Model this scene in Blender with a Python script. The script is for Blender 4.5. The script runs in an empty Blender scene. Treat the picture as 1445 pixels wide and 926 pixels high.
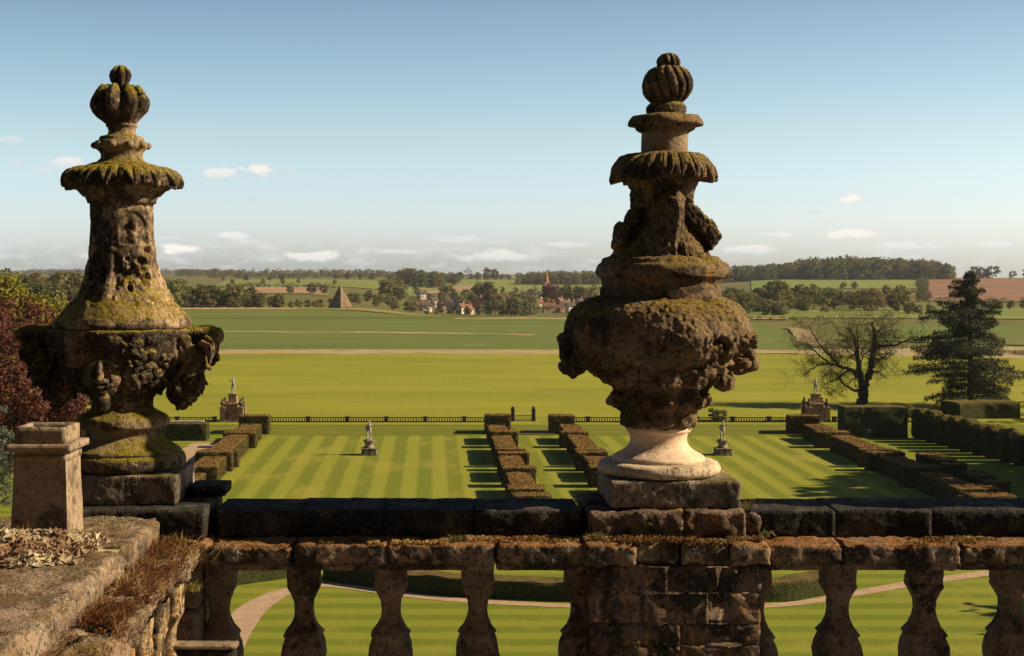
import bpy, bmesh, math, random
import numpy as np
from mathutils import Vector

# ------------------------------------------------------------------ camera, world, sun, exposure
S = bpy.context.scene
COL = S.collection
R = math.radians
F, VX, VY, EYE = 2000.0, 610.0, 383.0, 16.0      # focal length and vanishing point in photo pixels, eye height (m)
cam_d = bpy.data.cameras.new('camera'); cam = bpy.data.objects.new('camera', cam_d); COL.objects.link(cam)
cam.location = (0, 0, EYE); cam.rotation_euler = (R(90), 0, 0)
cam_d.sensor_width = 36; cam_d.lens = 36 * F / 1445
cam_d.shift_x = (722.5 - VX) / 1445; cam_d.shift_y = -(463 - VY) / 1445
cam_d.clip_start = 0.1; cam_d.clip_end = 30000
S.camera = cam
SUN_EL, SUN_AZ = R(30), R(0.5)                     # azimuth measured from +X towards the camera
sun_dir = Vector((math.cos(SUN_EL) * math.cos(SUN_AZ), -math.cos(SUN_EL) * math.sin(SUN_AZ), math.sin(SUN_EL)))
sl = bpy.data.lights.new('sun', 'SUN'); sl.energy = 5.0; sl.angle = R(0.5); sl.color = (1.0, 0.80, 0.53)
so = bpy.data.objects.new('sun', sl); COL.objects.link(so)
so.rotation_euler = sun_dir.to_track_quat('Z', 'Y').to_euler(); so.location = (40, 0, 60)
S.view_settings.view_transform = 'Standard'; S.view_settings.look = 'None'
S.view_settings.gamma = 1.0; S.view_settings.exposure = 0.74
SKY_STRENGTH = 0.085

world = bpy.data.worlds.new('World'); S.world = world; world.use_nodes = True
WN = world.node_tree; WN.nodes.clear()
def wn(t, **k):
    n = WN.nodes.new(t)
    for a, b in k.items(): setattr(n, a, b)
    return n
def wmath(op, a, b=None, c=None, clamp=False):
    n = wn('ShaderNodeMath', operation=op); n.use_clamp = clamp
    for i, v in enumerate((a, b, c)):
        if v is None: continue
        if isinstance(v, (int, float)): n.inputs[i].default_value = v
        else: WN.links.new(v, n.inputs[i])
    return n.outputs[0]
def wmix(fac, a, b, bt='MIX'):
    n = wn('ShaderNodeMix', data_type='RGBA', blend_type=bt)
    for sk, v in ((n.inputs[0], fac), (n.inputs[6], a), (n.inputs[7], b)):
        if isinstance(v, (int, float)): sk.default_value = v
        elif isinstance(v, tuple): sk.default_value = (*v, 1)
        else: WN.links.new(v, sk)
    return n.outputs[2]
sky = wn('ShaderNodeTexSky', sky_type='NISHITA', sun_disc=False, sun_elevation=SUN_EL, sun_rotation=R(90) + SUN_AZ,
         altitude=100, air_density=1.0, dust_density=1.2, ozone_density=1.6)
tc = wn('ShaderNodeTexCoord'); sp = wn('ShaderNodeSeparateXYZ'); WN.links.new(tc.outputs['Generated'], sp.inputs[0])
yy = wmath('MAXIMUM', sp.outputs[1], 0.02)
U = wmath('DIVIDE', sp.outputs[0], yy); V = wmath('DIVIDE', sp.outputs[2], yy)
def wnoise(su, sv, scale, detail, rough=0.55, off=0.0):
    c = wn('ShaderNodeCombineXYZ'); WN.links.new(wmath('MULTIPLY', U, su), c.inputs[0]); WN.links.new(wmath('MULTIPLY', V, sv), c.inputs[1]); c.inputs[2].default_value = off
    n = wn('ShaderNodeTexNoise'); n.inputs['Scale'].default_value = scale; n.inputs['Detail'].default_value = detail; n.inputs['Roughness'].default_value = rough
    WN.links.new(c.outputs[0], n.inputs['Vector']); return n.outputs[0]
def wramp(v, lo, hi):
    n = wn('ShaderNodeMapRange', interpolation_type='SMOOTHSTEP'); n.inputs[1].default_value = lo; n.inputs[2].default_value = hi
    WN.links.new(v, n.inputs[0]); return n.outputs[0]
nz = wnoise(1, 2.2, 45, 6, 0.62)
nz2 = wnoise(1, 3.4, 48, 7, 0.62, 3.1)
puffs = None; shade = None
for (px, py, w, h, g) in [(20,196,30,6,.25), (92,229,32,9,.6), (62,240,22,5,.3), (302,244,36,8,.7), (365,238,27,11,.9), (355,281,10,3,0), (410,240,14,5,.2),
                          (497,276,16,3,0), (255,352,32,10,1), (328,333,34,8,.7), (350,341,24,5,.3), (1203,280,28,10,1), (1105,332,42,8,.7), (1197,331,50,10,.9),
                          (440,361,48,9,.8), (640,338,48,8,.35), (25,229,16,5,.2), (232,336,26,4,.2), (1290,347,60,9,.6), (1410,345,45,7,.6), (700,362,70,10,.6), (560,355,40,5,.5), (150,360,50,8,.6), (1060,352,40,7,.6), (800,345,36,5,.5), (455,318,24,4,.2), (1150,300,18,3,.2)]:
    du = wmath('DIVIDE', wmath('SUBTRACT', U, (px - VX) / F), w / F)
    dv = wmath('DIVIDE', wmath('SUBTRACT', V, (VY - py) / F), h / F)
    d = wmath('SQRT', wmath('ADD', wmath('MULTIPLY', du, du), wmath('MULTIPLY', dv, dv)))
    m = wramp(wmath('ADD', wmath('SUBTRACT', 1.1, d), wmath('MULTIPLY', wmath('SUBTRACT', nz, 0.50), 2.8)), 0.0, 0.7)
    m = wmath('MULTIPLY', m, 0.6 + 0.35 * g)
    s = wmath('MULTIPLY', m, wmath('ADD', wmath('MULTIPLY', dv, 0.35), g, clamp=True))
    puffs = m if puffs is None else wmath('MAXIMUM', puffs, m)
    shade = s if shade is None else wmath('MAXIMUM', shade, s)
band = wmath('MULTIPLY', wramp(V, -0.004, 0.004), wmath('SUBTRACT', 1.0, wramp(V, 0.010, 0.040)))
bank = wmath('MULTIPLY', wmath('MULTIPLY', wramp(nz2, 0.47, 0.66), band), 0.5)
cm = wmath('MAXIMUM', puffs, bank, clamp=True)
lit = wmath('MAXIMUM', shade, wmath('MULTIPLY', bank, wramp(nz, 0.42, 0.6)), clamp=True)
gr = wn('ShaderNodeValToRGB')
WN.links.new(wmath('MULTIPLY', V, 4.0), gr.inputs[0])
els = gr.color_ramp.elements
els[0].position = 0.0; els[0].color = (0.89, 0.95, 1.14, 1)
els[1].position = 1.0; els[1].color = (0.20, 0.22, 0.23, 1)
for p_, c_ in ((.12, (.84, .89, 1.07)), (.206, (.77, .81, .94)), (.386, (.72, .73, .72)), (.56, (.62, .645, .63)), (.746, (.53, .55, .54))):
    e_ = els.new(p_); e_.color = (*c_, 1)
skyc = wmix(1.0, wmix(1.0, sky.outputs[0], (1.60, 1.60, 1.62), 'MULTIPLY'), gr.outputs[0], 'MULTIPLY')
CLOUD_DARK, CLOUD_LIT = (4.9, 5.2, 5.5), (7.3, 6.8, 6.1)
cc = wmix(lit, CLOUD_DARK, CLOUD_LIT)
final = wmix(cm, skyc, cc)
bg = wn('ShaderNodeBackground'); bg.inputs[1].default_value = SKY_STRENGTH; WN.links.new(final, bg.inputs[0])
wo = wn('ShaderNodeOutputWorld'); WN.links.new(bg.outputs[0], wo.inputs[0])

# ------------------------------------------------------------------ helpers
rng = np.random.default_rng(7)
random.seed(7)
def P(px, py, D): return np.array(((px - VX) / F * D, D, EYE - (py - VY) / F * D))
def tag(o, label, cat, group=None, kind=None):
    if label: o['label'] = label
    if cat: o['category'] = cat
    if group: o['group'] = group
    if kind: o['kind'] = kind
    return o
def empty(name, loc, label, cat, group=None, rz=0.0):
    o = bpy.data.objects.new(name, None); COL.objects.link(o); o.location = loc; o.rotation_euler = (0, 0, rz)
    o.empty_display_size = 0.2
    return tag(o, label, cat, group)
def mesh_np(name, V_, F_):
    me = bpy.data.meshes.new(name)
    V_ = np.asarray(V_, np.float32)
    if isinstance(F_, np.ndarray):
        n, k = F_.shape
        me.vertices.add(len(V_)); me.vertices.foreach_set('co', V_.ravel())
        me.loops.add(n * k); me.loops.foreach_set('vertex_index', F_.astype(np.int32).ravel())
        me.polygons.add(n); me.polygons.foreach_set('loop_start', np.arange(0, n * k, k, dtype=np.int32))
        me.polygons.foreach_set('loop_total', np.full(n, k, np.int32))
        me.update(calc_edges=True); me.validate()
    else:
        me.from_pydata(V_.tolist(), [], F_); me.update()
    return me
def mk(name, V_, F_, mat, parent=None, smooth=True, origin=None, loc=None):
    """one mesh object; V_ in world space unless origin (= world position of the object's or parent's base) is given"""
    V_ = np.asarray(V_, float)
    if origin is not None: V_ = V_ - np.asarray(origin, float)
    me = mesh_np(name, V_, F_); me.materials.append(mat)
    me.polygons.foreach_set('use_smooth', np.full(len(me.polygons), smooth, bool))
    o = bpy.data.objects.new(name, me); COL.objects.link(o)
    if parent is not None: o.parent = parent
    elif origin is not None: o.location = tuple(origin)
    if loc is not None: o.location = tuple(loc)
    return o
def kids(o): return [c for c in COL.objects if c.parent == o]
def copy_tree(o, loc=None, rz=None, scale=None, label=None, group=None, mat=None):
    def rec(a, par):
        c = a.copy(); COL.objects.link(c); c.parent = par
        for ch in list(a.children): rec(ch, c)
        return c
    c = rec(o, None)
    if loc is not None: c.location = tuple(loc)
    if rz is not None: c.rotation_euler = (0, 0, rz)
    if scale is not None: c.scale = scale if hasattr(scale, '__len__') else (scale,) * 3
    if label: c['label'] = label
    if group: c['group'] = group
    return c
class MB:
    """collects geometry as numpy quads/tris lists"""
    def __init__(s): s.v = []; s.f = []; s.n = 0
    def add(s, v, f):
        v = np.asarray(v, float); s.v.append(v)
        s.f += [tuple(int(i) + s.n for i in q) for q in f]; s.n += len(v); return s
    def box(s, a, b):
        x0, y0, z0 = a; x1, y1, z1 = b
        return s.add([(x0,y0,z0),(x1,y0,z0),(x1,y1,z0),(x0,y1,z0),(x0,y0,z1),(x1,y0,z1),(x1,y1,z1),(x0,y1,z1)],
                     [(3,2,1,0),(4,5,6,7),(0,1,5,4),(1,2,6,5),(2,3,7,6),(3,0,4,7)])
    def build(s, name, mat, parent=None, smooth=False, origin=None, loc=None):
        return mk(name, np.concatenate(s.v), s.f, mat, parent, smooth, origin, loc)

# numpy value noise
def _h(ix, iy, iz, seed):
    h = (ix.astype(np.uint32) * np.uint32(374761393) + iy.astype(np.uint32) * np.uint32(668265263) + iz.astype(np.uint32) * np.uint32(2246822519) + np.uint32((seed * 3266489917) & 0xffffffff))
    h = (h ^ (h >> np.uint32(13))) * np.uint32(1274126177); h = h ^ (h >> np.uint32(16))
    return h.astype(np.float64) / 4294967295.0
def vnoise(p, seed=0):
    p = np.asarray(p, float); i = np.floor(p).astype(np.int64); f = p - i; f = f * f * f * (f * (f * 6 - 15) + 10)
    r = 0
    for a in (0, 1):
        wx = f[:, 0] if a else 1 - f[:, 0]
        for b in (0, 1):
            wy = f[:, 1] if b else 1 - f[:, 1]
            for c in (0, 1):
                wz = f[:, 2] if c else 1 - f[:, 2]
                r = r + wx * wy * wz * _h((i[:, 0] + a) & 0xffffffff, (i[:, 1] + b) & 0xffffffff, (i[:, 2] + c) & 0xffffffff, seed)
    return r * 2 - 1
def fbm(p, scale, octs=4, seed=0, gain=0.5):
    p = np.asarray(p, float) * scale; a = 1.0; t = 0; n = 0
    for k in range(octs):
        t = t + a * vnoise(p + 17.3 * k, seed + k); n += a; a *= gain; p = p * 2.03
    return t / n
def ridged(p, scale, octs=3, seed=0):
    p = np.asarray(p, float) * scale; a = 1.0; t = 0; n = 0
    for k in range(octs):
        t = t + a * (1 - 2 * np.abs(vnoise(p + 9.1 * k, seed + k))); n += a; a *= 0.5; p = p * 2.1
    return t / n
def vnormals(V_, F_):
    F_ = np.asarray(F_); N = np.zeros_like(V_)
    if F_.shape[1] == 4: fn = np.cross(V_[F_[:, 2]] - V_[F_[:, 0]], V_[F_[:, 3]] - V_[F_[:, 1]])
    else: fn = np.cross(V_[F_[:, 1]] - V_[F_[:, 0]], V_[F_[:, 2]] - V_[F_[:, 0]])
    for k in range(F_.shape[1]): np.add.at(N, F_[:, k], fn)
    return N / np.maximum(np.linalg.norm(N, axis=1, keepdims=True), 1e-12)
def sstep(x, a, b):
    t = np.clip((x - a) / (b - a), 0, 1); return t * t * (3 - 2 * t)
def remesh(mb, voxel, smooth=0):
    me = mesh_np('tmp', np.concatenate(mb.v), mb.f)
    o = bpy.data.objects.new('tmp', me); COL.objects.link(o)
    m = o.modifiers.new('r', 'REMESH'); m.mode = 'VOXEL'; m.voxel_size = voxel; m.adaptivity = 0
    if smooth:
        s_ = o.modifiers.new('s', 'SMOOTH'); s_.iterations = smooth; s_.factor = 0.5
    dg = bpy.context.evaluated_depsgraph_get(); ev = o.evaluated_get(dg); em = ev.to_mesh()
    Vv = np.empty(len(em.vertices) * 3); em.vertices.foreach_get('co', Vv); Vv = Vv.reshape(-1, 3)
    Ff = [tuple(p.vertices) for p in em.polygons]
    ev.to_mesh_clear(); bpy.data.objects.remove(o); bpy.data.meshes.remove(me)
    return Vv, np.array([q if len(q) == 4 else (*q, q[-1]) for q in Ff])
_bm = bmesh.new(); bmesh.ops.create_icosphere(_bm, subdivisions=2, radius=1.0)
ICO_V = np.array([v.co[:] for v in _bm.verts]); ICO_F = [tuple(v.index for v in f.verts) for f in _bm.faces]; _bm.free()
def ell(mb, c, r, rot=None):
    v = ICO_V * np.asarray(r)
    if rot is not None: v = v @ np.asarray(rot).T
    mb.add(v + np.asarray(c), ICO_F)
def rotm(ax, ay, az):
    cx, sx, cy, sy, cz, sz = math.cos(ax), math.sin(ax), math.cos(ay), math.sin(ay), math.cos(az), math.sin(az)
    return np.array([[cz, -sz, 0], [sz, cz, 0], [0, 0, 1]]) @ np.array([[cy, 0, sy], [0, 1, 0], [-sy, 0, cy]]) @ np.array([[1, 0, 0], [0, cx, -sx], [0, sx, cx]])
def lathe(prof, nseg=128, step=0.005, mod=None):
    """prof: (z, r, cx) from top to bottom; mod(theta, z, r, t) -> (dr, dz); returns V, F (quads), closed with caps"""
    Z, RR, CX = [], [], []
    for (a, b) in zip(prof[:-1], prof[1:]):
        n = max(1, int(math.hypot(a[0] - b[0], a[1] - b[1]) / step))
        for k in range(n):
            t = k / n; Z.append(a[0] + (b[0] - a[0]) * t); RR.append(a[1] + (b[1] - a[1]) * t); CX.append(a[2] + (b[2] - a[2]) * t)
    Z.append(prof[-1][0]); RR.append(prof[-1][1]); CX.append(prof[-1][2])
    Z, RR, CX = map(np.array, (Z, RR, CX)); n = len(Z)
    th = np.linspace(0, 2 * math.pi, nseg, endpoint=False)
    T, ZZ = np.meshgrid(th, Z); RG = np.repeat(RR[:, None], nseg, 1); CG = np.repeat(CX[:, None], nseg, 1)
    if mod is not None:
        dr, dz = mod(T, ZZ, RG, np.repeat(np.linspace(0, 1, n)[:, None], nseg, 1)); RG = np.maximum(RG + dr, 0.002); ZZ = ZZ + dz
    V_ = np.stack([CG + RG * np.cos(T), RG * np.sin(T), ZZ], -1).reshape(-1, 3)
    i = np.arange(n - 1)[:, None] * nseg; j = np.arange(nseg)[None, :]; j2 = (j + 1) % nseg
    F_ = np.stack([i + j, i + nseg + j, i + nseg + j2, i + j2], -1).reshape(-1, 4)
    c0, c1 = len(V_), len(V_) + 1
    V_ = np.concatenate([V_, [[CX[0], 0, ZZ[0].mean()], [CX[-1], 0, ZZ[-1].mean()]]])
    j = np.arange(nseg); j2 = (j + 1) % nseg; b = (n - 1) * nseg
    caps = np.concatenate([np.stack([np.full(nseg, c0), j, j2, j2], -1), np.stack([np.full(nseg, c1), b + j2, b + j, b + j], -1)])
    return V_, F_, caps
def lathe_list(L):
    V_, F_, caps = L
    return V_, [tuple(q) for q in F_] + [tuple(q[:3]) for q in caps]
def block(a, b, res=0.02, rough=0.006, rad=0.012, seed=0, chip=0.0, scale=14):
    """weathered stone block between corners a and b"""
    a, b = np.asarray(a, float), np.asarray(b, float); c, h = (a + b) / 2, (b - a) / 2
    n = [max(2, int(2 * q / res)) for q in h]
    pts, faces, k = [], [], 0
    for ax in range(3):
        u, w = [(1, 2), (2, 0), (0, 1)][ax]
        for s in (-1, 1):
            gu = np.linspace(-h[u], h[u], n[u] + 1); gw = np.linspace(-h[w], h[w], n[w] + 1)
            A, B = np.meshgrid(gu, gw, indexing='ij'); q = np.zeros(A.shape + (3,)); q[..., u] = A; q[..., w] = B; q[..., ax] = s * h[ax]
            pts.append(q.reshape(-1, 3)); I = (np.arange(n[u])[:, None] * (n[w] + 1) + np.arange(n[w])[None, :]).ravel() + k
            qd = np.stack([I, I + n[w] + 1, I + n[w] + 2, I + 1], -1)
            faces.append(qd if s > 0 else qd[:, ::-1]); k += A.size
    p = np.concatenate(pts); f = np.concatenate(faces)
    _, ix, inv = np.unique(np.round(p, 6), axis=0, return_index=True, return_inverse=True); p = p[ix]; f = inv.ravel()[f]
    rr = np.minimum(rad, h.min() * 0.9); inner = np.clip(p, -(h - rr), h - rr); d = p - inner; L = np.linalg.norm(d, axis=1, keepdims=True); nn = d / np.maximum(L, 1e-9)
    p = inner + nn * rr + c
    off = rough * fbm(p, scale, 4, seed) + rough * 0.5 * fbm(p, scale * 5, 2, seed + 40)
    if chip:
        edge = sstep((np.abs(nn) > 0.2).sum(1), 1, 2)
        off = off - chip * np.clip(fbm(p, 7, 3, seed + 9) * 1.6 + 0.1, 0, 1) * (0.25 + edge)
    return p + nn * off[:, None], f
def add_block(mb, *a, **k):
    v, f = block(*a, **k); mb.add(v, f.tolist())

# ------------------------------------------------------------------ materials
def newmat(name):
    m = bpy.data.materials.new(name); m.use_nodes = True; nt = m.node_tree; nt.nodes.clear(); return m, nt
class NT:
    def __init__(s, nt): s.nt = nt
    def n(s, t, **k):
        x = s.nt.nodes.new(t)
        for a, b in k.items(): setattr(x, a, b)
        return x
    def set(s, sock, v):
        if isinstance(v, (int, float)): sock.default_value = v
        elif isinstance(v, tuple): sock.default_value = v if len(v) == len(sock.default_value) else (*v, 1)
        else: s.nt.links.new(v, sock)
    def math(s, op, a, b=0.0, clamp=False):
        x = s.n('ShaderNodeMath', operation=op); x.use_clamp = clamp; s.set(x.inputs[0], a); s.set(x.inputs[1], b); return x.outputs[0]
    def mix(s, f, a, b, bt='MIX'):
        x = s.n('ShaderNodeMix', data_type='RGBA', blend_type=bt); s.set(x.inputs[0], f); s.set(x.inputs[6], a); s.set(x.inputs[7], b); return x.outputs[2]
    def ramp(s, v, lo, hi):
        x = s.n('ShaderNodeMapRange', interpolation_type='SMOOTHSTEP'); s.set(x.inputs[0], v); x.inputs[1].default_value = lo; x.inputs[2].default_value = hi; return x.outputs[0]
    def noise(s, vec, scale, detail=4, rough=0.55, dist=0.0):
        x = s.n('ShaderNodeTexNoise'); s.set(x.inputs['Vector'], vec); x.inputs['Scale'].default_value = scale; x.inputs['Detail'].default_value = detail
        x.inputs['Roughness'].default_value = rough; x.inputs['Distortion'].default_value = dist; return x.outputs[0]
    def vmul(s, vec, k):
        x = s.n('ShaderNodeVectorMath', operation='MULTIPLY'); s.set(x.inputs[0], vec); x.inputs[1].default_value = k; return x.outputs[0]
    def out(s, col, rough=0.9, bump=None, dist=0.01, strength=1.0, trans=None, spec=0.25):
        b = s.n('ShaderNodeBsdfPrincipled'); s.set(b.inputs['Base Color'], col); s.set(b.inputs['Roughness'], rough); b.inputs['Specular IOR Level'].default_value = spec
        if bump is not None:
            u = s.n('ShaderNodeBump'); u.inputs['Strength'].default_value = strength; u.inputs['Distance'].default_value = dist; s.set(u.inputs['Height'], bump); s.nt.links.new(u.outputs[0], b.inputs['Normal'])
        o = s.n('ShaderNodeOutputMaterial'); sh = b.outputs[0]
        if trans:
            t = s.n('ShaderNodeBsdfTranslucent'); s.set(t.inputs[0], col); x = s.n('ShaderNodeMixShader'); x.inputs[0].default_value = trans
            s.nt.links.new(sh, x.inputs[1]); s.nt.links.new(t.outputs[0], x.inputs[2]); sh = x.outputs[0]
        s.nt.links.new(sh, o.inputs[0])
def stone(name, c1, c2, crust=(0.018, 0.015, 0.012), crust_amt=0.5, moss=(0.16, 0.12, 0.012), moss_amt=0.4, lichen=(0.45, 0.42, 0.34), lichen_amt=0.3, bump=0.012, fine=1.0, orange=0.0, mosslow=0.15, grey=0.18, pits=0.55, island=0.0):
    gy = lambda c, k, v: tuple(v * 1.22 * ((1 - k) * q + k * (0.5 * c[0] + 0.4 * c[1] + 0.1 * c[2])) for q in c)
    c1, c2 = gy(c1, grey, 0.92), gy(c2, grey, 0.92)
    m, nt = newmat(name); N = NT(nt)
    co = N.n('ShaderNodeTexCoord').outputs['Object']; nor = N.n('ShaderNodeSeparateXYZ'); nt.links.new(N.n('ShaderNodeNewGeometry').outputs['Normal'], nor.inputs[0])
    big = N.noise(co, 5, 5, 0.6); mid = N.noise(co, 22, 5, 0.65); small = N.noise(co, 95, 4, 0.7); grit = N.noise(co, 330, 2, 0.6)
    col = N.mix(N.ramp(mid, 0.35, 0.65), c1, c2)
    col = N.mix(N.math('MULTIPLY', N.ramp(small, 0.42, 0.72), 0.35), col, tuple(q * 1.6 for q in c2))
    cr = N.ramp(N.math('ADD', N.math('MULTIPLY', big, 0.62), N.math('MULTIPLY', mid, 0.38)), 0.62 - 0.3 * crust_amt, 0.74 - 0.3 * crust_amt)
    col = N.mix(N.math('MULTIPLY', cr, 0.92), col, N.mix(N.ramp(small, 0.35, 0.7), crust, tuple(q * 2.6 for q in crust)))
    if island:
        ri = N.n('ShaderNodeNewGeometry').outputs['Random Per Island']
        col = N.mix(1.0, col, N.mix(ri, (1 - island, 1 - island, 1 - island), (1 + island, 1 + .8 * island, 1 + .6 * island)), 'MULTIPLY')
    if orange:
        o = N.ramp(N.noise(N.vmul(co, (1.3, 1.3, 0.8)), 9, 6, 0.7), 0.62 - 0.2 * orange, 0.72 - 0.2 * orange)
        col = N.mix(N.math('MULTIPLY', o, 0.8), col, N.mix(small, (0.30, 0.12, 0.03), (0.42, 0.24, 0.06)))
    if moss_amt:
        mm = N.math('MULTIPLY', N.ramp(nor.outputs[2], mosslow, 0.75), N.ramp(N.math('ADD', N.math('MULTIPLY', big, 0.5), N.math('MULTIPLY', small, 0.5)), 0.62 - 0.32 * moss_amt, 0.72 - 0.32 * moss_amt))
        col = N.mix(N.math('MULTIPLY', mm, 0.9), col, N.mix(N.ramp(small, 0.3, 0.7), tuple(q * 0.55 for q in moss), tuple(q * 1.35 for q in moss)))
    if lichen_amt:
        lv = N.math('MULTIPLY', N.ramp(N.noise(co, 130, 3, 0.6), 0.66 - 0.12 * lichen_amt, 0.70 - 0.12 * lichen_amt), N.ramp(N.noise(co, 8, 3), 0.5, 0.62))
        col = N.mix(N.math('MULTIPLY', lv, 0.75), col, lichen)
    if pits:
        pn = N.ramp(N.noise(N.vmul(co, (1, 1, .75)), 58, 3, 0.6, 0.6), 0.57, 0.66)
        col = N.mix(N.math('MULTIPLY', pn, pits), col, tuple(q * .8 for q in crust))
        col = N.mix(N.math('MULTIPLY', N.ramp(N.noise(co, 41, 3, 0.65), 0.6, 0.7), 0.45), col, tuple(min(1, q * 1.7) for q in c2))
        h0 = N.math('MULTIPLY', pn, -0.5)
    else: h0 = 0.0
    h = N.math('ADD', h0, N.math('ADD', N.math('MULTIPLY', mid, 0.8), N.math('ADD', N.math('MULTIPLY', small, 0.45 * fine), N.math('MULTIPLY', grit, 0.13 * fine))))
    N.out(col, 0.92, h, bump, 1.0, spec=0.15)
    return m
def leafmat(name, cs, trans=0.25, pos=0.15):
    m, nt = newmat(name); N = NT(nt); g = N.n('ShaderNodeNewGeometry'); oi = N.n('ShaderNodeObjectInfo')
    r = g.outputs['Random Per Island']
    col = N.mix(r, cs[0], cs[1])
    col = N.mix(N.ramp(N.noise(g.outputs['Position'], pos, 3), 0.4, 0.62), col, cs[2])
    hs = N.n('ShaderNodeHueSaturation'); N.set(hs.inputs['Value'], N.math('ADD', 0.75, N.math('MULTIPLY', oi.outputs['Random'], 0.5)))
    N.set(hs.inputs['Hue'], N.math('ADD', 0.485, N.math('MULTIPLY', N.math('FRACT', N.math('MULTIPLY', oi.outputs['Random'], 7.31)), 0.03)))
    nt.links.new(col, hs.inputs['Color'])
    N.out(hs.outputs[0], 0.7, trans=trans, spec=0.2)
    return m
def flat_noise(name, c1, c2, scale=0.2, detail=5, stretch=(1, 1, 1), bump=None, dist=0.1, rough=0.95, c3=None, s3=1.0, coord='Position'):
    m, nt = newmat(name); N = NT(nt)
    g = N.n('ShaderNodeNewGeometry').outputs['Position'] if coord == 'Position' else N.n('ShaderNodeTexCoord').outputs['Object']
    v = N.vmul(g, stretch)
    col = N.mix(N.ramp(N.noise(v, scale, detail, 0.6), 0.33, 0.67), c1, c2)
    if c3: col = N.mix(N.ramp(N.noise(v, s3, 4, 0.65), 0.5, 0.7), col, c3)
    N.out(col, rough, N.noise(g, bump, 3, 0.7) if bump else None, dist, 1.0, spec=0.1)
    return m
M = {}
M['stone_left'] = stone('weathered_mossy_stone', (0.20, 0.13, 0.065), (0.30, 0.20, 0.10), crust_amt=0.62, moss=(0.20, 0.155, 0.012), moss_amt=0.66, lichen_amt=0.25, bump=.018)
M['stone_bowl'] = stone('soot_black_carved_stone', (0.16, 0.10, 0.055), (0.32, 0.21, 0.12), crust_amt=0.75, moss=(0.24, 0.18, 0.016), moss_amt=0.72, lichen_amt=0.2, bump=.02)
M['stone_shaft'] = stone('ochre_shaft_stone', (0.27, 0.175, 0.09), (0.40, 0.27, 0.14), crust_amt=0.62, moss=(0.23, 0.17, 0.012), moss_amt=1.0, lichen_amt=0.25, mosslow=0.40, bump=.018)
M['stone_right'] = stone('brown_eroded_stone', (0.135, 0.085, 0.044), (0.255, 0.165, 0.082), crust_amt=0.58, moss=(0.22, 0.15, 0.024), moss_amt=0.62, lichen_amt=0.25, bump=0.026, orange=0.25)
M['stone_drum'] = stone('dull_brown_stone', (0.19, 0.13, 0.075), (0.25, 0.175, 0.10), crust_amt=0.12, moss_amt=0.3, lichen_amt=0.1, bump=0.008, pits=.25)
M['stone_new'] = stone('pale_new_stone', (0.50, 0.35, 0.23), (0.64, 0.48, 0.34), crust=(0.16, 0.115, 0.075), crust_amt=0.28, moss_amt=0.0, lichen_amt=0.15, bump=0.005, grey=.1, pits=0)
M['stone_torus'] = stone('stained_pale_stone', (0.40, 0.29, 0.18), (0.52, 0.40, 0.26), crust=(0.06, 0.045, 0.03), crust_amt=0.32, moss_amt=0.2, lichen_amt=0.2, bump=0.005)
M['stone_plinth'] = stone('lichen_spotted_plinth', (0.17, 0.12, 0.075), (0.25, 0.18, 0.12), crust=(0.03, 0.025, 0.02), crust_amt=0.5, moss_amt=0.35, lichen_amt=1.3, bump=0.012)
M['stone_black'] = stone('crusted_shade_dark_stone', (0.06, 0.048, 0.036), (0.10, 0.08, 0.06), crust=(0.012, 0.011, 0.010), crust_amt=0.8, moss=(0.10, 0.09, 0.02), moss_amt=0.15, lichen_amt=0.7, lichen=(0.22, 0.2, 0.17), bump=0.014)  # black lichen crust, with the unlit parapet's shade also put into the base colour
M['stone_ledge'] = stone('mossy_ledge_stone', (0.15, 0.10, 0.06), (0.26, 0.17, 0.10), crust_amt=0.6, moss=(0.24, 0.11, 0.03), moss_amt=0.75, lichen_amt=0.6, bump=0.016, orange=0.15)
M['stone_pier'] = stone('red_brown_masonry', (0.13, 0.078, 0.052), (0.22, 0.145, 0.095), crust_amt=0.62, moss_amt=0.2, lichen_amt=0.4, bump=0.018, orange=0.3, island=.22)
M['stone_baluster'] = stone('grey_brown_baluster_stone', (0.15, 0.095, 0.065), (0.22, 0.145, 0.10), crust_amt=0.42, moss_amt=0.2, lichen_amt=0.35, bump=0.010)
M['stone_coping'] = stone('worn_grey_coping', (0.19, 0.122, 0.07), (0.31, 0.215, 0.125), crust=(0.06, 0.04, 0.026), crust_amt=0.62, moss=(0.16, 0.105, 0.03), moss_amt=0.45, lichen_amt=1.0, bump=0.022)  # worn grey-brown stone with moss, its own colour
M['stone_ochre'] = stone('ochre_eroded_stone', (0.34, 0.20, 0.07), (0.50, 0.34, 0.15), crust_amt=0.5, moss_amt=0.3, lichen_amt=0.6, bump=0.018, orange=0.4)
M['clay'] = stone('weathered_buff_clay', (0.22, 0.15, 0.085), (0.30, 0.215, 0.125), crust=(0.05, 0.04, 0.03), crust_amt=0.5, moss_amt=0.2, lichen_amt=0.5, bump=0.006, pits=.3)
M['stone_far'] = stone('garden_statue_stone', (0.24, 0.18, 0.115), (0.34, 0.27, 0.18), crust=(0.04, 0.035, 0.03), crust_amt=0.6, moss_amt=0.2, lichen_amt=0.2, bump=0.01)
M['stone_figure'] = stone('pale_statue_stone', (0.30, 0.27, 0.23), (0.44, 0.40, 0.35), crust=(0.07, 0.06, 0.05), crust_amt=0.45, moss_amt=0.0, lichen_amt=0.0, bump=0.01)
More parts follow.
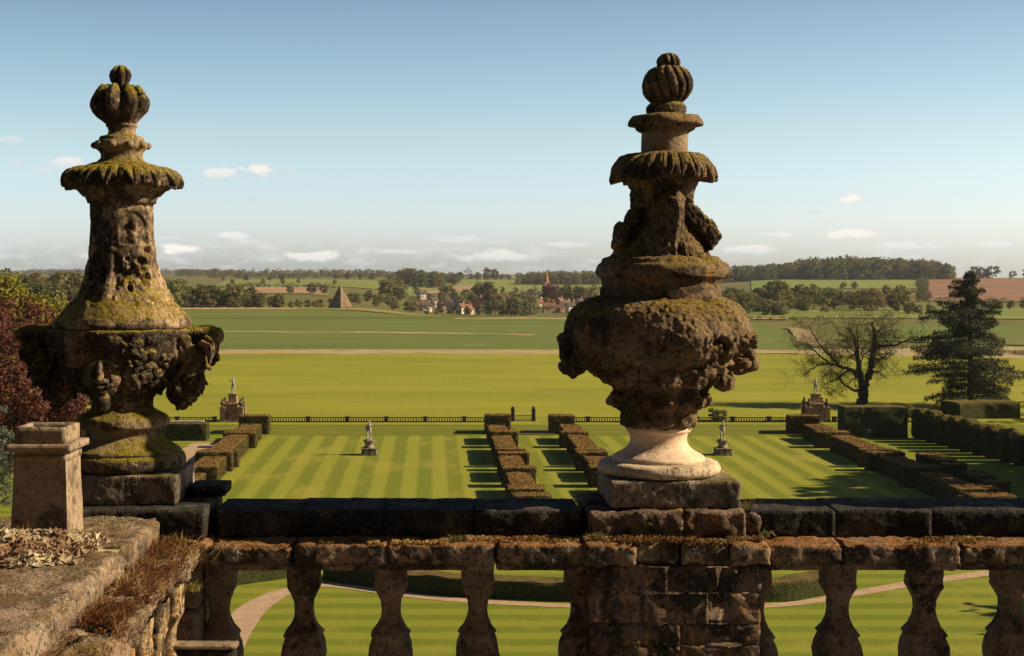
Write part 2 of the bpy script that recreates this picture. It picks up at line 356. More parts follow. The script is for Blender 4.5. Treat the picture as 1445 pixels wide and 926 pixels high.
# ------------------------------------------------------------------ the two urns on the parapet
YC = 5.967; PPM = F / YC                       # depth of the urn axes, photo pixels per metre there
zc = lambda y: EYE - (y - VY) / PPM
class UrnSpace:
    def __init__(s, cx0, zb): s.c, s.zb = cx0, zb; s.X = (cx0 - VX) / PPM
    def prof(s, tab): return [(zc(y) - s.zb, h / PPM, (c - s.c) / PPM) for y, h, c in tab]
    def q(s, px, py, dy=0.0): return np.array(((px - s.c) / PPM, dy, zc(py) - s.zb))
def rough_lathe(mb_list, prof, seed, amp=0.004, scale=18, mod=None, nseg=128, chip=0.0, step=0.006):
    V_, F_, caps = lathe(prof, nseg, step, mod); n = vnormals(V_, F_)
    o = amp * fbm(V_, scale, 4, seed) + amp * 0.4 * fbm(V_, scale * 4, 2, seed + 5)
    if chip: o = o - chip * np.clip(fbm(V_, 9, 3, seed + 11) * 2 - 0.35, 0, 1)
    mb_list.add(V_ + n * o[:, None], lathe_list((V_, F_, caps))[1])
def lathe_part(name, U_, tab, mat, root, seed=0, **k):
    mb = MB(); rough_lathe(mb, U_.prof(tab), seed, **k); return mb.build(name, mat, root, True)
def sculpt(name, mb, mat, root, voxel, seed, amp=0.008, scale=20, extra=None, smooth=1):
    V_, F_ = remesh(mb, voxel, smooth); n = vnormals(V_, F_)
    o = amp * fbm(V_, scale, 4, seed) + amp * 0.5 * ridged(V_, scale * 2.2, 2, seed + 3)
    if extra is not None: o = o + extra(V_, n)
    return mk(name, V_ + n * o[:, None], F_, mat, root, True)
def lobes(nl, depth, twist=0.0, ph=0.0, sharp=2.0):
    return lambda T, Z, Rr, t: (-depth * Rr * (1 - np.abs(np.cos(nl / 2 * (T + twist * Z) + ph))) ** sharp, 0 * Z)

def leaf_solid(mb, c, rot, L, W, curl=.3, th=.35):
    """one carved pointed leaf: local x across, z along, y is its face (towards -y)"""
    nu, nv = 9, 6; V_ = []
    for side in (-1, 1):
        for i in range(nu):
            u = i / (nu - 1); w = W * (math.sin(math.pi * min(1, u * .94 + .06)) ** .75) * (1 + .16 * math.cos(u * 15)) + .0012
            for j in range(nv):
                v = -1 + 2 * j / (nv - 1); y = -(curl * L * (u - .3) ** 2) + .28 * W * v * v - .10 * W * math.exp(-(v / .3) ** 2) + (side * W * th * (1 - .6 * abs(v)) * (1 - .5 * u))
                V_.append((v * w, y, (u - .5) * L))
    n = nu * nv; F_ = []
    for i in range(nu - 1):
        for j in range(nv - 1):
            a = i * nv + j; F_ += [(a, a + 1, a + nv + 1, a + nv), (n + a, n + a + nv, n + a + nv + 1, n + a + 1)]
    for i in range(nu - 1):
        a, b = i * nv, i * nv + nv - 1; F_ += [(a, a + nv, n + a + nv, n + a), (b, n + b, n + b + nv, b + nv)]
    for j in range(nv - 1):
        a, b = j, (nu - 1) * nv + j; F_ += [(a, n + a, n + a + 1, a + 1), (b, b + 1, n + b + 1, n + b)]
    mb.add(np.array(V_) @ np.asarray(rot).T + np.asarray(c), F_)
# ---- left urn: artichoke finial, leafy collar, flared carved shaft, bowl with mask and garland handles
ULs = UrnSpace(176, 15.057)
urn_l = empty('stone_urn', (ULs.X, YC, ULs.zb), 'mossy stone urn with artichoke finial, flared carved neck, face mask and hanging garlands', 'urn', 'carved urns on the roof balustrade')
def finial_mod(T, Z, Rr, t):
    g = np.abs(np.cos(4 * T + 0.35)); k = (1 - g) ** 1.6
    rib = np.exp(-((g - 1) / 0.02) ** 2)
    return Rr * (-0.34 * k * np.sin(np.pi * np.clip(t, 0.02, 0.95)) ** 0.5 + 0.035 * rib + 0.10 * np.exp(-((t - 0.10) / 0.10) ** 2) * (g - 0.35)), 0.035 * (g - 0.6) * np.exp(-(t / 0.22) ** 2)
fin = lathe_part('finial', ULs, [(124,17,169),(127,29,169),(133,36,168.7),(141,41,168.7),(149,42,168.7),(158,38.5,169),(166,31,169.5),(172,24,170),(176,20,171)], M['stone_bowl'], urn_l, 3, mod=finial_mod, amp=0.004)
mb = MB()
for k in range(8):
    a = (k + .5) * math.tau / 8 - .0875 + math.pi / 8; leaf_solid(mb, ULs.q(168.8, 131) + np.array((math.cos(a) * .100, math.sin(a) * .100, 0)), rotm(0, 0, a + math.pi / 2) @ rotm(-.35, 0, 0), .075, .028, -.35)
mb.build('leaf_tips', M['stone_bowl'], fin, True)
mb = MB(); rough_lathe(mb, ULs.prof([(92.5,3,169.4),(95,9,169.4),(100,14,169.4),(106,15.8,169.4),(113,14.5,169.4),(119,11,169.4),(126,9,169.4)]), 5, mod=lobes(6, 0.45, 0, 0.3, 1.4), amp=0.003)
mb.build('bud', M['stone_bowl'], fin, True)
nk = lathe_part('collar_stem', ULs, [(174,19,171),(176,21.5,171.5),(179,21.5,171.8),(180,19.5,172),(187,18.6,172),(191,21,172),(193.5,29.5,171.5),(196,31,171.5),(198.5,31,171.5),(200,35.5,171),(204,37,171),(209,36.5,171),(212,33,171),(214,30.5,171.5),(219,28.5,172),(224,29,172),(229,34,172),(232,43,172),(234,50,172),(237,51,172)], M['stone_left'], urn_l, 7, amp=0.003)
for k in range(10):
    a = k * math.tau / 10 + 0.2; m2 = MB(); c = ULs.q(171, 206); ell(m2, c + np.array((math.cos(a) * 0.108, math.sin(a) * 0.108, 0)), (0.018, 0.018, 0.015)); m2.build('boss', M['stone_left'], nk, True)
def collar_mod(nl, ph, dz, lipt):
    """two layers of overlapping ribbed leaves folding over the rim"""
    def f(T, Z, Rr, t):
        u = np.clip(t / lipt, 0, 1.25); tot = np.zeros_like(T); tip = np.zeros_like(T)
        for lay, (sh, amp_) in enumerate(((0.0, .024), (0.5, .013))):
            c = T * nl / math.tau + ph + sh + .10 * np.sin(3 * T + lay); k = np.floor(c); a = (c - k) * 2 - 1
            a = a + .14 * np.sin(k * 12.9 + lay * 4); var = .85 + .3 * (np.sin(k * 78.2 + lay) * .5 + .5)
            w = (.98 if lay == 0 else .9) * np.sqrt(np.clip(1 - (u * .93) ** 3.2, .03, 1)) * (1 + .10 * np.cos(u * 17))
            q = np.clip(1 - (a / w) ** 2, 0, 1); leaf = q ** .5 * amp_ * var * (.45 + .55 * u) - .011 * np.exp(-(a / .07) ** 2) * (q > 0) - .004 * np.abs(np.sin(a * 9)) * q
            tot = np.maximum(tot, leaf); tip = np.maximum(tip, (1 - np.abs(a)) * var * (1 if lay == 0 else .6))
        wz = np.exp(-((t - lipt) / 0.22) ** 2); fade = np.clip((1 - t) / (1 - lipt) * 1.3, 0, 1)
        return (tot - .014) * fade + .006 * np.sin(5 * T + 1) * wz, -dz * wz * (tip - .55) + .006 * wz * np.sin(4 * T)
    return f
lathe_part('leaf_collar', ULs, [(233,46,172),(235,54,172),(237,66,171.8),(242,76,171.7),(248,81,171.6),(254,83.5,171.5),(260,84,171.5),(263.5,82,171.5),(264,70,171.7),(262,66,172)], M['stone_bowl'], urn_l, 9, mod=collar_mod(15, 0.3, 0.034, 0.66), nseg=420, amp=0.003, chip=0.006, step=.0035)
lathe_part('cornice', ULs, [(258,60,172),(262,66,172),(267.5,66,172),(268.5,62,172),(274,57,172),(277,54,172),(278,50,172),(284,48.5,172.3),(287,48,172.3),(288,44,172),(291,43.6,172)], M['stone_left'], urn_l, 11, amp=0.004, chip=0.008)
def shaft_off(T, Z, Rr, t):
    p = np.stack([Rr * np.cos(T), Rr * np.sin(T), Z], -1).reshape(-1, 3)
    ph = (T + math.pi / 2 - 0.62 + math.pi) % (math.pi / 2)             # panels centred 36 deg right of the camera side and every quarter turn
    ph = np.minimum(ph, math.pi / 2 - ph); ph = ph.reshape(-1)          # 0 at a panel's middle
    zy = (ULs.zb + p[:, 2]); yv = VY + (EYE - zy) * PPM
    inside = sstep(ph, 0.50, 0.47)
    arch = sstep(yv, 298 + 20 * np.minimum(1, ph / 0.5) ** 2, 303 + 20 * np.minimum(1, ph / 0.5) ** 2)
    up = inside * arch * sstep(yv, 347, 345)
    d = -0.013 * up
    fig = np.exp(-(ph / 0.17) ** 2) * sstep(yv, 300, 318) * sstep(yv, 349, 344)
    d += 0.024 * fig * (0.6 + 0.6 * fbm(p, 30, 3, 31))
    wide = sstep(ph, 0.74, 0.60)
    low = wide * sstep(yv, 347, 352) * sstep(yv, 437, 412)
    rel = ridged(p * np.array((1, 1, 0.62)), 15, 3, 44); rel2 = fbm(p, 26, 3, 45)
    d += low * (0.020 * np.clip(rel * 1.5 - 0.35, -0.7, 0.5) + 0.008 * rel2 - 0.013)
    d -= low * 0.030 * sstep(fbm(p * np.array((1, 1, 0.8)), 19, 2, 77), 0.2, 0.4)
    d -= 0.006 * np.exp(-((yv - 347.5) / 0.9) ** 2)
    d += 0.004 * fbm(p, 14, 3, 50)
    return d.reshape(T.shape), 0 * Z
lathe_part('neck', ULs, [(286,43.7,172),(305,44,172),(325,44.5,172),(345,46,172.4),(361,48,172.6),(373,50.3,173),(384,52.5,173.6),(395,56.5,174),(404,60.5,174.3),(413,65.5,174.4),(423,72,174.5),(432,78.5,174.3),(441,85.5,174),(449,92,173.6),(455,95.5,173.4),(459.5,95.8,173.4),(462,94,173.4),(465,88,173)], M['stone_shaft'], urn_l, 13, mod=shaft_off, nseg=260, amp=0.003, step=0.005)
mb = MB(); rough_lathe(mb, ULs.prof([(462.5,90,172),(463.5,98.5,172),(467,100,172),(471,98,172),(474,95,172),(488,92.5,171),(505,86,170.5),(520,78,170),(533,70,170),(545,59,170.5),(553,51,171.5),(560,44,173),(568,40,173)]), 15, step=0.009)
def frame_at(a, py, r):
    c = ULs.q(170, py); return c + np.array((math.cos(a) * r, math.sin(a) * r, 0)), rotm(0, 0, a)      # local x outward, y tangent, z up
rr_ = random.Random(5)
for k in range(190):                                                  # carved swags and leaves over the bowl
    a = -math.pi / 2 + rr_.uniform(-1.9, 1.9); py = rr_.uniform(472, 545)
    if abs(a + math.pi / 2 + 0.02) < 0.33: continue
    rad = np.interp(py, [470, 490, 505, 520, 533, 545], [.285, .274, .256, .232, .208, .176])
    sag = 490 + 42 * math.exp(-((abs(a + math.pi / 2) - 0.85) / 0.5) ** 2)
    if abs(py - sag) > 32: continue
    c, rm = frame_at(a, py, rad + .006)
    if rr_.random() < .35: s = rr_.uniform(.014, .026); ell(mb, c, (s, s, s))
    else: leaf_solid(mb, c, rotm(0, 0, a + math.pi / 2) @ rotm(rr_.uniform(-.35, .15), rr_.uniform(-2.4, 2.4), 0), rr_.uniform(.06, .10), rr_.uniform(.018, .03))
for k in range(9):                                                    # rim blocks
    a = -math.pi / 2 + (k - 4) * 0.62 + 0.1; c, rm = frame_at(a, 475, 0.275); ell(mb, c, (0.03, 0.045, 0.03), rm)
def bowl_extra(V_, n):
    ang = np.arctan2(V_[:, 1], V_[:, 0] - ULs.q(170, 500)[0]); zz = V_[:, 2]
    yv = VY + (EYE - ULs.zb - zz) * PPM
    w = sstep(yv, 470, 478) * sstep(yv, 566, 548) * (1 - np.exp(-((ang + math.pi / 2) / 0.34) ** 4))
    return w * (0.004 * ridged(V_, 22, 3, 60) - 0.006 * sstep(fbm(V_, 20, 2, 61), 0.2, 0.4))
bowl = sculpt('bowl', mb, M['stone_bowl'], urn_l, 0.0042, 17, amp=0.0025, scale=30, extra=lambda V_, n: bowl_extra(V_, n) + 0.0015 * ridged(V_, 75, 2, 88), smooth=0)
# mask of a bearded face with leafy hair on the bowl's front
mb = MB(); mc = ULs.q(163, 521)
def fe(u, v, w, r, rot=None): ell(mb, mc + np.array((u, -w, v)), (r[0], r[2], r[1]), rot)
fe(0, 0.01, .205, (.083, .118, .062)); fe(0, .05, .222, (.072, .05, .05))
for s in (-1, 1):
    fe(s * .034, .038, .266, (.036, .012, .018), rotm(0, s * 0.25, 0)); fe(s * .035, .016, .255, (.017, .010, .012)); fe(s * .046, -.022, .248, (.030, .034, .030))
    fe(s * .022, -.03, .275, (.012, .011, .012)); fe(s * .03, -.052, .268, (.026, .009, .014), rotm(0, s * -0.35, 0))
    fe(s * .088, .005, .20, (.016, .03, .02))
fe(0, .012, .272, (.014, .046, .024)); fe(0, -.026, .286, (.019, .016, .021)); fe(0, -.056, .272, (.03, .008, .015)); fe(0, -.076, .264, (.026, .010, .016)); fe(0, -.108, .242, (.034, .03, .032)); fe(0, -.13, .225, (.03, .03, .03))
mb_mask = mb; mask = sculpt('mask', mb, M['stone_bowl'], bowl, 0.005, 21, amp=0.003, scale=30, smooth=1)
mb = MB()
for k in range(34):
    a = rr_.uniform(-0.35, math.pi + 0.35); rad = rr_.uniform(.09, .145); u, v = math.cos(a) * rad * 0.85, 0.045 + math.sin(a) * rad * 0.72
    v = min(v, 0.143)
    leaf_solid(mb, mc + np.array((u, -rr_.uniform(.25, .285) + abs(u) * 0.35, v)), rotm(rr_.uniform(-.2, .3), math.pi / 2 - a + rr_.uniform(-.4, .4), 0), .075, .021, .5)
sculpt('leafy_hair', mb, M['stone_bowl'], mask, 0.004, 23, amp=0.002, scale=30, smooth=0)
def garland(s):
    mb = MB(); cx = 40 if s < 0 else 300
    r2 = random.Random(11 + s)
    tip = (33 if s < 0 else 309)
    for k in range(10):                                               # scroll handle reaching out under the rim
        t = k / 9; ell(mb, ULs.q((88 + (tip - 88) * t) if s < 0 else (258 + (tip - 6 - 258) * t), 474 - 5 * math.sin(t * 3), 0), (.03, .085 - .03 * t, .032 + .006 * math.sin(t * 9)))
    ell(mb, ULs.q(tip + (5 if s < 0 else -3), 474), (.03, .06, .036))
    for k in range(120):
        t = r2.random(); py = 482 + 82 * t ** 0.9
        x0 = (36 + 42 * t) if s < 0 else (306 - 40 * t)               # outer edge slopes inwards going down
        x1 = 100 if s < 0 else 245
        px = x0 + (x1 - x0) * r2.random() ** 1.3
        if 0.28 < t < 0.5 and abs(px - x0) < 10 and s > 0 and r2.random() < .5: continue
        pc = ULs.q(px, py, r2.uniform(-.11, .11) * (1 - .4 * t))
        if k % 3 == 0: g_ = r2.uniform(.022, .036); ell(mb, pc, (g_, g_, g_ * r2.uniform(1, 1.5)))
        else: leaf_solid(mb, pc + np.array((0, -.02, 0)), rotm(r2.uniform(-.5, .5), r2.uniform(2.2, 4.0), r2.uniform(-1.3, 1.3)), r2.uniform(.07, .115), r2.uniform(.020, .034), r2.uniform(.2, .7))
    return sculpt('garland', mb, M['stone_bowl'], urn_l, 0.0042, 27 + s, amp=0.003, scale=34, smooth=0, extra=lambda V_, n: 0.002 * ridged(V_, 80, 2, 86))
garland(-1); garland(1)
lathe_part('foot', ULs, [(558,44,173),(566,42.5,173),(574,43,173),(579,47,173.5),(583,55,174),(586,61,174),(590,64,174),(595,65,174),(600,63.5,174),(603,58,174),(605,52.5,174.5),(611,52,175),(617,55,175.3),(623,62,175.6),(628,70,175.8),(632,77,176),(635,79,176),(637,78,176)], M['stone_left'], urn_l, 19, amp=0.005)
lathe_part('base_ring', ULs, [(635,74,176),(637,80,176),(640,83.5,176),(645,85.5,176),(650,86,176),(655,84.5,176),(659,80,176),(661,70,176)], M['stone_left'], urn_l, 20, amp=0.005)
mb = MB(); add_block(mb, (-.262, -.253, 0.0), (.262, .20, .117), res=.010, rough=.005, rad=.004, seed=3, chip=.004)
mb.build('plinth', M['stone_plinth'], urn_l, True)

# ---- right urn: ribbed ball finial, lid, leafy collar, console shaft, eroded bowl, new pale foot
URs = UrnSpace(930, 15.043)
urn_r = empty('stone_urn', (URs.X, YC, URs.zb), 'eroded brown stone urn with ribbed ball finial, broken carved lumps and new pale foot', 'urn', 'carved urns on the roof balustrade')
fin = lathe_part('finial', URs, [(95,20,942.5),(99,27,942.3),(106,32.5,942),(114,35.3,942),(122,36,942),(131,34,941.5),(138,29.5,941),(144,23,940.5),(147,20,940)], M['stone_right'], urn_r, 33, mod=lobes(15, 0.20, 3.0, 0.2, 2.2), amp=0.004)
mb = MB(); rough_lathe(mb, URs.prof([(75,4,943.5),(77,10,943.5),(82,15,943.5),(88,17,943.5),(94,16,943.3),(99,13,943)]), 35, mod=lobes(10, 0.22, 2.0, 0.1, 2), amp=0.003); mb.build('bud', M['stone_right'], fin, True)
lathe_part('pad', URs, [(144,20,940),(147,25,940),(151,28,940),(158,28,940),(160,26.5,940),(165,26,940)], M['stone_left'], urn_r, 36, amp=0.004)
lathe_part('lid', URs, [(161,26,939.5),(163,38,939.5),(165,46,939.2),(170,50.5,939),(176,52.5,938.8),(177.5,52,938.8),(178.5,42,938.8),(183,41,938.6),(186,37,938.5),(188,33,938.5)], M['stone_right'], urn_r, 37, amp=0.005, chip=0.006)
lathe_part('drum', URs, [(185,33.5,938.5),(189,32.8,938.3),(205,32.6,937.8),(219,32.6,937.5)], M['stone_drum'], urn_r, 38, amp=0.002)
lathe_part('leaf_collar', URs, [(216,34,937.5),(217.5,52,936.8),(221,60,936.5),(228,67,936),(236,72.5,935.7),(244,75,935.5),(251,76.5,935),(254.5,75,935),(254.5,56,935),(252,50,935)], M['stone_right'], urn_r, 39, mod=collar_mod(13, 0.8, 0.034, 0.62), nseg=420, amp=0.004, chip=0.008, step=.0035)
mb = MB(); rough_lathe(mb, URs.prof([(250,50,934.5),(256,50,934.5),(262,48.5,934.2),(268,45.5,934),(280,44,934),(300,43.5,934),(318,44,934),(330,50,933),(342,57,932.5),(352,64,932),(359,68,931.5),(364,72,931.5)]), 41, step=0.009)
r3 = random.Random(8)
for off, w in ((0, 8), (8, 6), (-7, 6.5)):
    for k in range(14):
        t = k / 13; ell(mb, URs.q(962 + 41 * t + off * 0.55, 292 + 47 * t - off * 0.8 + 3 * math.sin(t * 7), -.11 + .05 * t), (w / PPM * 1.3, .035, w / PPM * (.9 + .25 * t)), rotm(0, .6, 0))
ell(mb, URs.q(998, 342, -.05), (.020, .045, .022))
for k in range(16):                                                   # front console, weathered
    t = k / 15; ell(mb, URs.q(944 + 4 * math.sin(t * 5), 278 + 80 * t, -.125 - .055 * t), (.032 - .012 * t, .045, .025))
ell(mb, URs.q(941, 284, -.13), (.055, .045, .028)); 
for k in range(14):                                                   # left console
    t = k / 13; ell(mb, URs.q(893 - 22 * t + r3.uniform(-2, 2), 304 + 42 * t, -.06 + r3.uniform(-.02, .02)), (.034, .05, .03), rotm(0, -.5, 0))
ell(mb, URs.q(873, 333, -.04), (.03, .055, .062))
for k in range(9):                                                    # cloth folds fanning down from the knot
    x0, x1 = 938 + (k - 4) * 1.5, 930 + (k - 4) * 11.5
    for j in range(18):
        t = j / 17; w_ = (.013 + .010 * t) * (1 + .3 * math.sin(k * 2.1)); ell(mb, URs.q(x0 + (x1 - x0) * t ** 1.3, 284 + (76 + 5 * math.sin(k)) * t, -(.125 + .062 * t) * math.cos((k - 4) * .16)), (w_, .03, .026))
sculpt('shaft', mb, M['stone_right'], urn_r, 0.005, 43, amp=0.005, scale=20, extra=lambda V_, n: 0.003 * fbm(V_, 60, 3, 98) - 0.010 * sstep(fbm(V_, 16, 3, 90), 0.2, 0.45))
lathe_part('ring_moulding', URs, [(361,70,931.5),(364,81,931.5),(368,84,932),(370,85,933),(373,91,935),(378,93.5,935.5),(384,94,935.5),(390,92,935),(393,87,934),(396,84.5,933),(402,82.5,932.5),(405,84,932.5),(412,84,932),(418,84.5,931.5),(424,84,930),(428,80,929)], M['stone_right'], urn_r, 45, amp=0.008, chip=0.014)
mb = MB(); rough_lathe(mb, URs.prof([(418,70,930),(421,88,929),(424,100,928),(429,110,927.5),(436,118,927),(446,125,926.8),(458,129,927),(470,130,928),(482,127,928),(494,120,927),(506,111,927),(516,102,927),(526,90,926),(534,79,928),(540,70,930),(548,62,930.5)]), 47, step=0.009)
for k in range(34):
    ell(mb, URs.q(r3.uniform(797, 830), r3.uniform(472, 520), r3.uniform(-.13, .13)), (r3.uniform(.02, .045), r3.uniform(.03, .05), r3.uniform(.025, .045)))
    ell(mb, URs.q(r3.uniform(1018, 1051), r3.uniform(468, 514), r3.uniform(-.15, .13)), (r3.uniform(.018, .04), r3.uniform(.025, .045), r3.uniform(.02, .035)))
for px, py in ((795, 478), (797, 500), (798, 516), (808, 522), (1052, 497), (1054, 510), (1042, 516), (1048, 478)): ell(mb, URs.q(px, py, -.03), (.026, .06, .03))
for k in range(14):
    a = r3.uniform(-2.7, -0.4); ell(mb, URs.q(928, r3.uniform(500, 535)) + np.array((math.cos(a) * .29, math.sin(a) * .29, 0)), (.045, .045, r3.uniform(.02, .04)))
def erode(V_, n):
    yv = VY + (EYE - URs.zb - V_[:, 2]) * PPM; low = sstep(yv, 455, 482) ; ang = np.arctan2(V_[:, 1], V_[:, 0])
    rt = sstep(V_[:, 0], 0.02, 0.2)
    o = low * ((0.006 + .008 * rt) * ridged(V_, 15, 3, 70) + (0.003 + 0.008 * rt) * ridged(V_, 42, 3, 73) - (0.003 + 0.030 * rt) * sstep(fbm(V_, 15, 3, 71), 0.1, 0.4))
    top = (1 - low) * sstep(V_[:, 0], -0.12, 0.05)
    return o + top * (0.007 * fbm(V_, 40, 3, 75) - 0.006 * sstep(fbm(V_, 9, 2, 76), 0.25, 0.4))
sculpt('bowl', mb, M['stone_right'], urn_r, 0.0058, 49, amp=0.006, scale=18, extra=lambda V_, n: erode(V_, n) + 0.006 * fbm(V_, 60, 3, 99))
def cup_mod(T, Z, Rr, t):
    g = np.abs(np.cos(4 * T + 0.2)); w = np.exp(-((t - 0.42) / 0.25) ** 2)
    return Rr * (-0.20 * (1 - g) ** 1.4 * np.clip(w + .3, 0, 1) + 0.10 * w * g), -0.012 * g * w
mb = MB(); rough_lathe(mb, URs.prof([(536,66,930.5),(543,63,930.5),(549,62,930),(555,64,930),(561,68,930),(566,67,930),(570,60,929.5),(574,55,929),(579,51.5,929),(585,52,929),(591,52.5,929),(597,51.5,929),(601,47,929),(604,42,929)]), 51, mod=cup_mod, step=0.007)
for k in range(40):
    a = r3.uniform(0, math.tau); py = r3.choice([562, 566, 592, 596]); c = URs.q(929.5, py); rad = .19 if py < 580 else .145
    ell(mb, c + np.array((math.cos(a) * rad, math.sin(a) * rad, 0)), (.018, .02, .015))
for px in (868, 991):
    for k in range(9): a = k * .75; ell(mb, URs.q(px + math.cos(a) * 6.5 * (1 if px > 929 else -1), 563 + math.sin(a) * 7, -.02), (.014, .045, .014))
sculpt('acanthus_cup', mb, M['stone_right'], urn_r, 0.006, 53, amp=0.008, scale=28)
lathe_part('foot', URs, [(598,42,929),(600,45.5,929),(606,45.8,929),(608.5,44,929),(610,41.5,929),(617,39.6,929),(623,39.8,929),(629,43,929),(634,48.5,929),(638,55,929),(641,60.5,929),(643,63.5,929),(645,64.8,929),(649,64.8,929),(650,60,929)], M['stone_new'], urn_r, 55, amp=0.0015)
lathe_part('base_ring', URs, [(648,70,929.3),(649.5,78,929.3),(652,83,929.3),(657,85.8,929.3),(661,85.8,929.3),(665,83,929.3),(667,78,929.3),(668.5,70,929.3)], M['stone_torus'], urn_r, 56, amp=0.003)
mb = MB(); add_block(mb, (-.236, -.253, 0.0), (.29, .22, .1075), res=.010, rough=.005, rad=.004, seed=5, chip=.004)
mb.build('plinth', M['stone_plinth'], urn_r, True)
PITCH = 3.35
urn_x = copy_tree(urn_r, loc=(URs.X + PITCH, YC, URs.zb), rz=0.0, label='unseen brown urn added beyond the right edge to shade the roof balustrade')  # unseen copy added as a shadow caster for the coping

# ------------------------------------------------------------------ balustrade, piers, return parapet
Y0, Y1 = 5.73, 6.04          # upper coping block
def coping_run(name, x0, x1, joints, root, seed, mat, y0=Y0, y1=Y1, z0=14.925, z1=15.034):
    mb = MB(); xs = [x0] + joints + [x1]
    for i, (a, b) in enumerate(zip(xs[:-1], xs[1:])):
        add_block(mb, (a + .0003, y0 + .003 * ((i * 7) % 3), z0), (b - .0003, y1, z1 + .0015 * ((i * 5) % 3 - 1)), res=.015, rough=.006, rad=.0025, seed=seed, chip=.0)
    return mb.build(name, mat, root, True, origin=root.location)
def ledge_run(name, x0, x1, joints, root, seed, mat):
    mb = MB(); xs = [x0] + joints + [x1]
    for i, (a, b) in enumerate(zip(xs[:-1], xs[1:])):
        add_block(mb, (a + .001, 5.565 + .005 * ((i * 5) % 3), 14.846), (b - .001, 6.12, 14.928 + .003 * ((i * 3) % 3 - 1)), res=.012, rough=.010, rad=.005, seed=seed + i, chip=.028)
        add_block(mb, (a + .002, 5.60, 14.815), (b - .002, 6.06, 14.856), res=.025, rough=.005, rad=.010, seed=seed + 20 + i)
    return mb.build(name, mat, root, True, origin=root.location)
def baluster_mesh(seed, half=False):
    """square baluster, top at z=14.83, axis at origin; local z"""
    tab = [(14.835, .066), (14.735, .066), (14.730, .063), (14.722, .068), (14.712, .066), (14.690, .054), (14.660, .041), (14.620, .038), (14.585, .043), (14.555, .056), (14.535, .070), (14.522, .080), (14.512, .072), (14.48, .084), (14.44, .090), (14.40, .086), (14.36, .074), (14.33, .062), (14.315, .07), (14.30, .07), (14.295, .086), (14.20, .086)]
    n = 24; V_, F_ = [], []
    Z, Rr = [], []
    for a, b in zip(tab[:-1], tab[1:]):
        k = max(1, int(math.hypot(a[0] - b[0], a[1] - b[1]) / .012))
        for i in range(k): Z.append(a[0] + (b[0] - a[0]) * i / k); Rr.append(a[1] + (b[1] - a[1]) * i / k)
    Z.append(tab[-1][0]); Rr.append(tab[-1][1])
    th = np.linspace(0, math.tau, n * 2, endpoint=False)
    sq = 1 / (np.abs(np.cos(th)) ** 7 + np.abs(np.sin(th)) ** 7) ** (1 / 7)
    V_ = np.array([(r * q * math.cos(t), r * q * math.sin(t), z) for z, r in zip(Z, Rr) for t, q in zip(th, sq)])
    m = n * 2; i = np.arange(len(Z) - 1)[:, None] * m; j = np.arange(m)[None, :]; j2 = (j + 1) % m
    F_ = np.stack([i + j, i + m + j, i + m + j2, i + j2], -1).reshape(-1, 4)
    nn = vnormals(V_, F_); o = .004 * fbm(V_ + seed * 3.1, 16, 4, seed) - .016 * np.clip(fbm(V_ + seed * 3.1, 10, 3, seed + 3) * 1.8 - .2, 0, 1)
    return V_ + nn * o[:, None], F_
def put_baluster(root, x, y, seed, mat=None, name='baluster'):
    v, f = baluster_mesh(seed); return mk(name, v + np.array((x, y, 0)), f, mat or M['stone_baluster'], root, True, origin=root.location)
BALY = 5.72
bl = empty('stone_balustrade', (-.2, 5.85, 14.1), 'dark stone balustrade bay of three square balusters between the two urns', 'balustrade')
coping_run('upper_coping', -.875, .60, [-.53, -.20, .17], bl, 100, M['stone_black'])
ledge_run('ledge', -.87, .61, [-.55, -.18, .25], bl, 120, M['stone_ledge'])
for k, px in enumerate((427, 551, 675)): put_baluster(bl, (px - VX) / F * BALY, BALY + .07, 200 + k)
mb = MB(); add_block(mb, (-.90, 5.62, 14.1), (.62, 6.08, 14.2), res=.05, seed=140); mb.build('bottom_rail', M['stone_baluster'], bl, True, origin=bl.location)
br = empty('stone_balustrade', (2.2, 5.85, 14.1), 'dark stone balustrade bay running from the brown urn pier out of the right edge', 'balustrade')
coping_run('upper_coping', 1.28, 3.95, [1.63, 2.02, 2.41, 2.9, 3.4], br, 160, M['stone_black'])
ledge_run('ledge', 1.30, 3.95, [1.62, 2.08, 2.5, 3.0, 3.5], br, 180, M['stone_ledge'])
for k, px in enumerate((1187, 1311, 1434, 1557, 1682, 1807)): put_baluster(br, (px - VX) / F * BALY + .01, BALY + .09, 210 + k)
mb = MB(); add_block(mb, (1.28, 5.62, 14.1), (3.95, 6.08, 14.2), res=.05, seed=141); mb.build('bottom_rail', M['stone_baluster'], br, True, origin=br.location)

